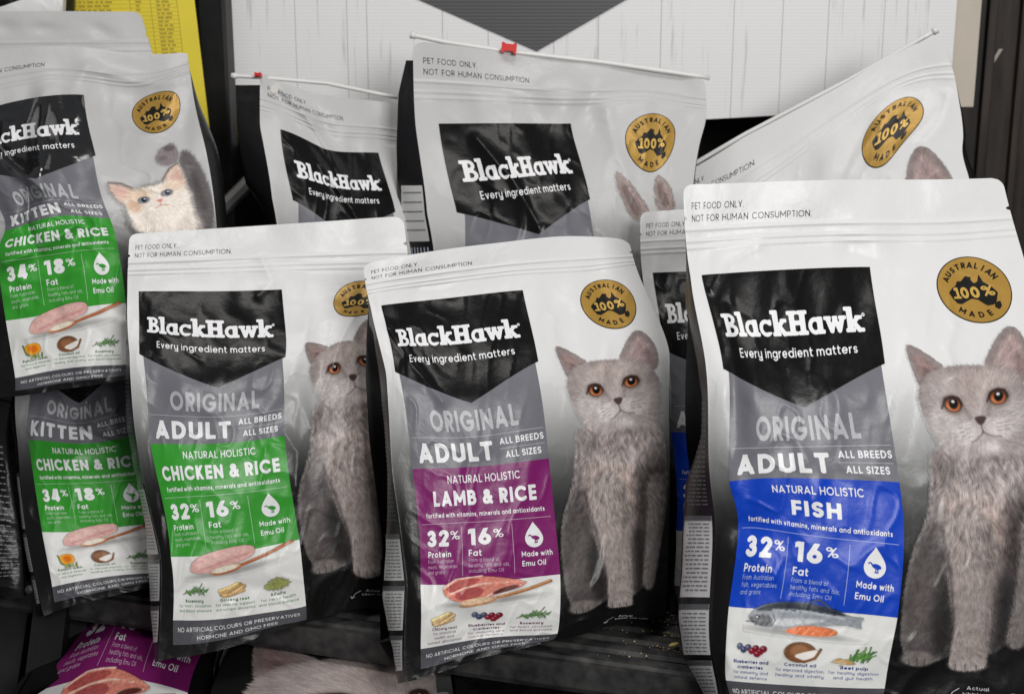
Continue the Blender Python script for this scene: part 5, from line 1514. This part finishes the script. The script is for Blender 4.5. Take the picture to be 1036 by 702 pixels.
# dark bag edge at the far end of the shelf
bagN = Bag((-190, 330), (14, 392), (-190, 640), (24, 604), [], None, None, [(100, 40, 6, 440), (100, 100, 20, 540)], (1.62, 1.56, 1.60, 1.53), seed=47, T=.06, topback=0, notch=False, crinkle=1.4)
nb_ = empty('dark_food_bag', bagN.base, 'black printed side of a bag beside the dented kitten bag', 'pet food bag')
ys = np.linspace(0, 160, 90); Xg, Yg = np.meshgrid(np.linspace(0, 100, 50), ys)
V2 = np.stack([Xg.ravel(), Yg.ravel()], 1)
sheet(bagN, 'front_panel', V2, grid_faces(90, 50), np.repeat(lin(np.array([[22, 22, 24.0]])), len(V2), 0), 0, M_FILM, nb_, bagN.base)
Pb = bagN.pos(V2[:, 0], V2[:, 1], False) + bagN.back * (.05 * np.sin(V2[:, 0] / 100 * math.pi) + .004)[:, None]
finish('back_panel', Pb, np.repeat(bagN.back[None], len(Pb), 0), grid_faces(90, 50), np.repeat(lin(np.array([[22, 22, 24.0]])), len(V2), 0), V2, M_FILM, nb_, bagN.base)
cells = []
for k in range(26):
    y = 44 + k * 3.6; x = 80 + rngp.uniform(0, 3)
    while x < 97:
        w = rngp.uniform(1.2, 3.2); cells.append(rect(x, min(x + w, 98), y + .04 * x, y + .04 * x + .8, 2, 1)); x += w + .6
v, t = merge(cells)
sheet(bagN, 'side_lettering', v, t, np.repeat(lin(np.array([[120, 120, 124.0]])), len(v), 0), U1, M_INK, nb_, bagN.base)

# ------------------------------------------------------------------ zip rods and sliders of the opened bags
M_ROD = plain_mat('white_plastic', (222, 222, 220), .35, .03, 40)
M_RED = plain_mat('red_plastic', (206, 30, 26), .35, .08, 60)


def add_zip(root, pts, r, slider=None):
    P = [unp(*p) - np.array(root.location) for p in pts]
    Q = []
    for a, b in zip(P[:-1], P[1:]):
        for k in range(8): Q.append(a + (b - a) * k / 8)
    Q.append(P[-1])
    rod = set_obj('zip_rod', tube_data(Q, r, 10), M_ROD, root, True)
    e0 = Q[0]; d = (Q[1] - Q[0]) / np.linalg.norm(Q[1] - Q[0])
    set_obj('rod_end', tube_data([e0 - d * .002, e0 + d * .004], r * 1.5, 10), M_ROD, rod, True)
    if slider:
        c = unp(*slider[:3]) - np.array(root.location); w = slider[3]; a = slider[4]
        prof = [(-.5, -.36), (-.34, -.36), (-.28, -.22), (.28, -.22), (.34, -.36), (.5, -.36), (.5, .30), (.36, .36), (.26, .24), (-.26, .24), (-.36, .36), (-.5, .30)]
        ca, sa = math.cos(a), math.sin(a)
        V = [c + RT * (ca * x - sa * z) * w + UP * (sa * x + ca * z) * w + FW * dd for dd in (-.0065, .0065) for x, z in prof]
        n = len(prof)
        Fc = [tuple(range(n)), tuple(range(n, 2 * n))[::-1]] + [(k, n + k, n + (k + 1) % n, (k + 1) % n) for k in range(n)]
        set_obj('slider', (V, Fc), M_RED, root)


add_zip(ib, [(417, 36, 1.635), (450, 43, 1.633), (506, 51.5, 1.632), (612, 63.5, 1.645), (718, 79, 1.652)], .0026, (515, 49.5, 1.628, .0165, -.1))
add_zip(jb, [(947, 31, 1.634), (860, 80.5, 1.662), (754, 136, 1.69), (668, 186, 1.716)], .0026)
add_zip(hb, [(236, 77, 1.635), (262, 78.5, 1.633), (330, 84.5, 1.66), (402, 99, 1.69)], .0022, (261.5, 76.5, 1.628, .007, 0))
# riveted hang-hole on the folded corner
hp, hn = bagH.surf(np.array([6.0]), np.array([5.4]), .0006)
V, Fc = tube_data([hp[0] - hn[0] * .0004, hp[0] + hn[0] * .0006], .0046, 16)
set_obj('hang_hole', ([np.array(v) - np.array(hb.location) for v in V], Fc), plain_mat('pale_hole', (206, 202, 196), .6), hb)

# ------------------------------------------------------------------ crumbs and kibble dust on the shelf
rc = random.Random(3)
crumbs = []
for k in range(120):
    px = rc.gauss(672, 16) if k < 70 else rc.uniform(600, 690); py = rc.uniform(618, 664)
    p = on_plane(px, py, -.004); s_ = rc.uniform(.0003, .0011)
    v = [p + np.array([s_ * rc.uniform(.6, 1.4) * sx_, s_ * rc.uniform(.6, 1.4) * sy_, 0]) for sx_, sy_ in ((-1, -1), (1, -1), (1, 1), (-1, 1))] + [p + np.array([0, 0, s_ * 1.2])]
    crumbs.append((v, [(0, 1, 4), (1, 2, 4), (2, 3, 4), (3, 0, 4), (3, 2, 1, 0)]))
o = set_obj('crumbs', join_data(crumbs), plain_mat('crumb', (172, 156, 120), .8, .3, 300))
tag(o, 'pale crumbs scattered on the dark shelf between lamb and fish bags', 'crumbs', 'stuff')
kp = on_plane(682, 652, -.001); d_ = np.array([.9, .35, 0]); d_ /= np.linalg.norm(d_)
V, Fc = tube_data([kp - d_ * .0055, kp - d_ * .003, kp, kp + d_ * .003 + [0, 0, .0006], kp + d_ * .0055], [.0008, .002, .0024, .0018, .0006], 8)
o = set_obj('kernel', (V, Fc), plain_mat('kernel_yellow', (214, 196, 120), .6, .15, 200), None, True)
tag(o, 'small yellow kernel lying on the shelf beside the fish bag', 'kernel')
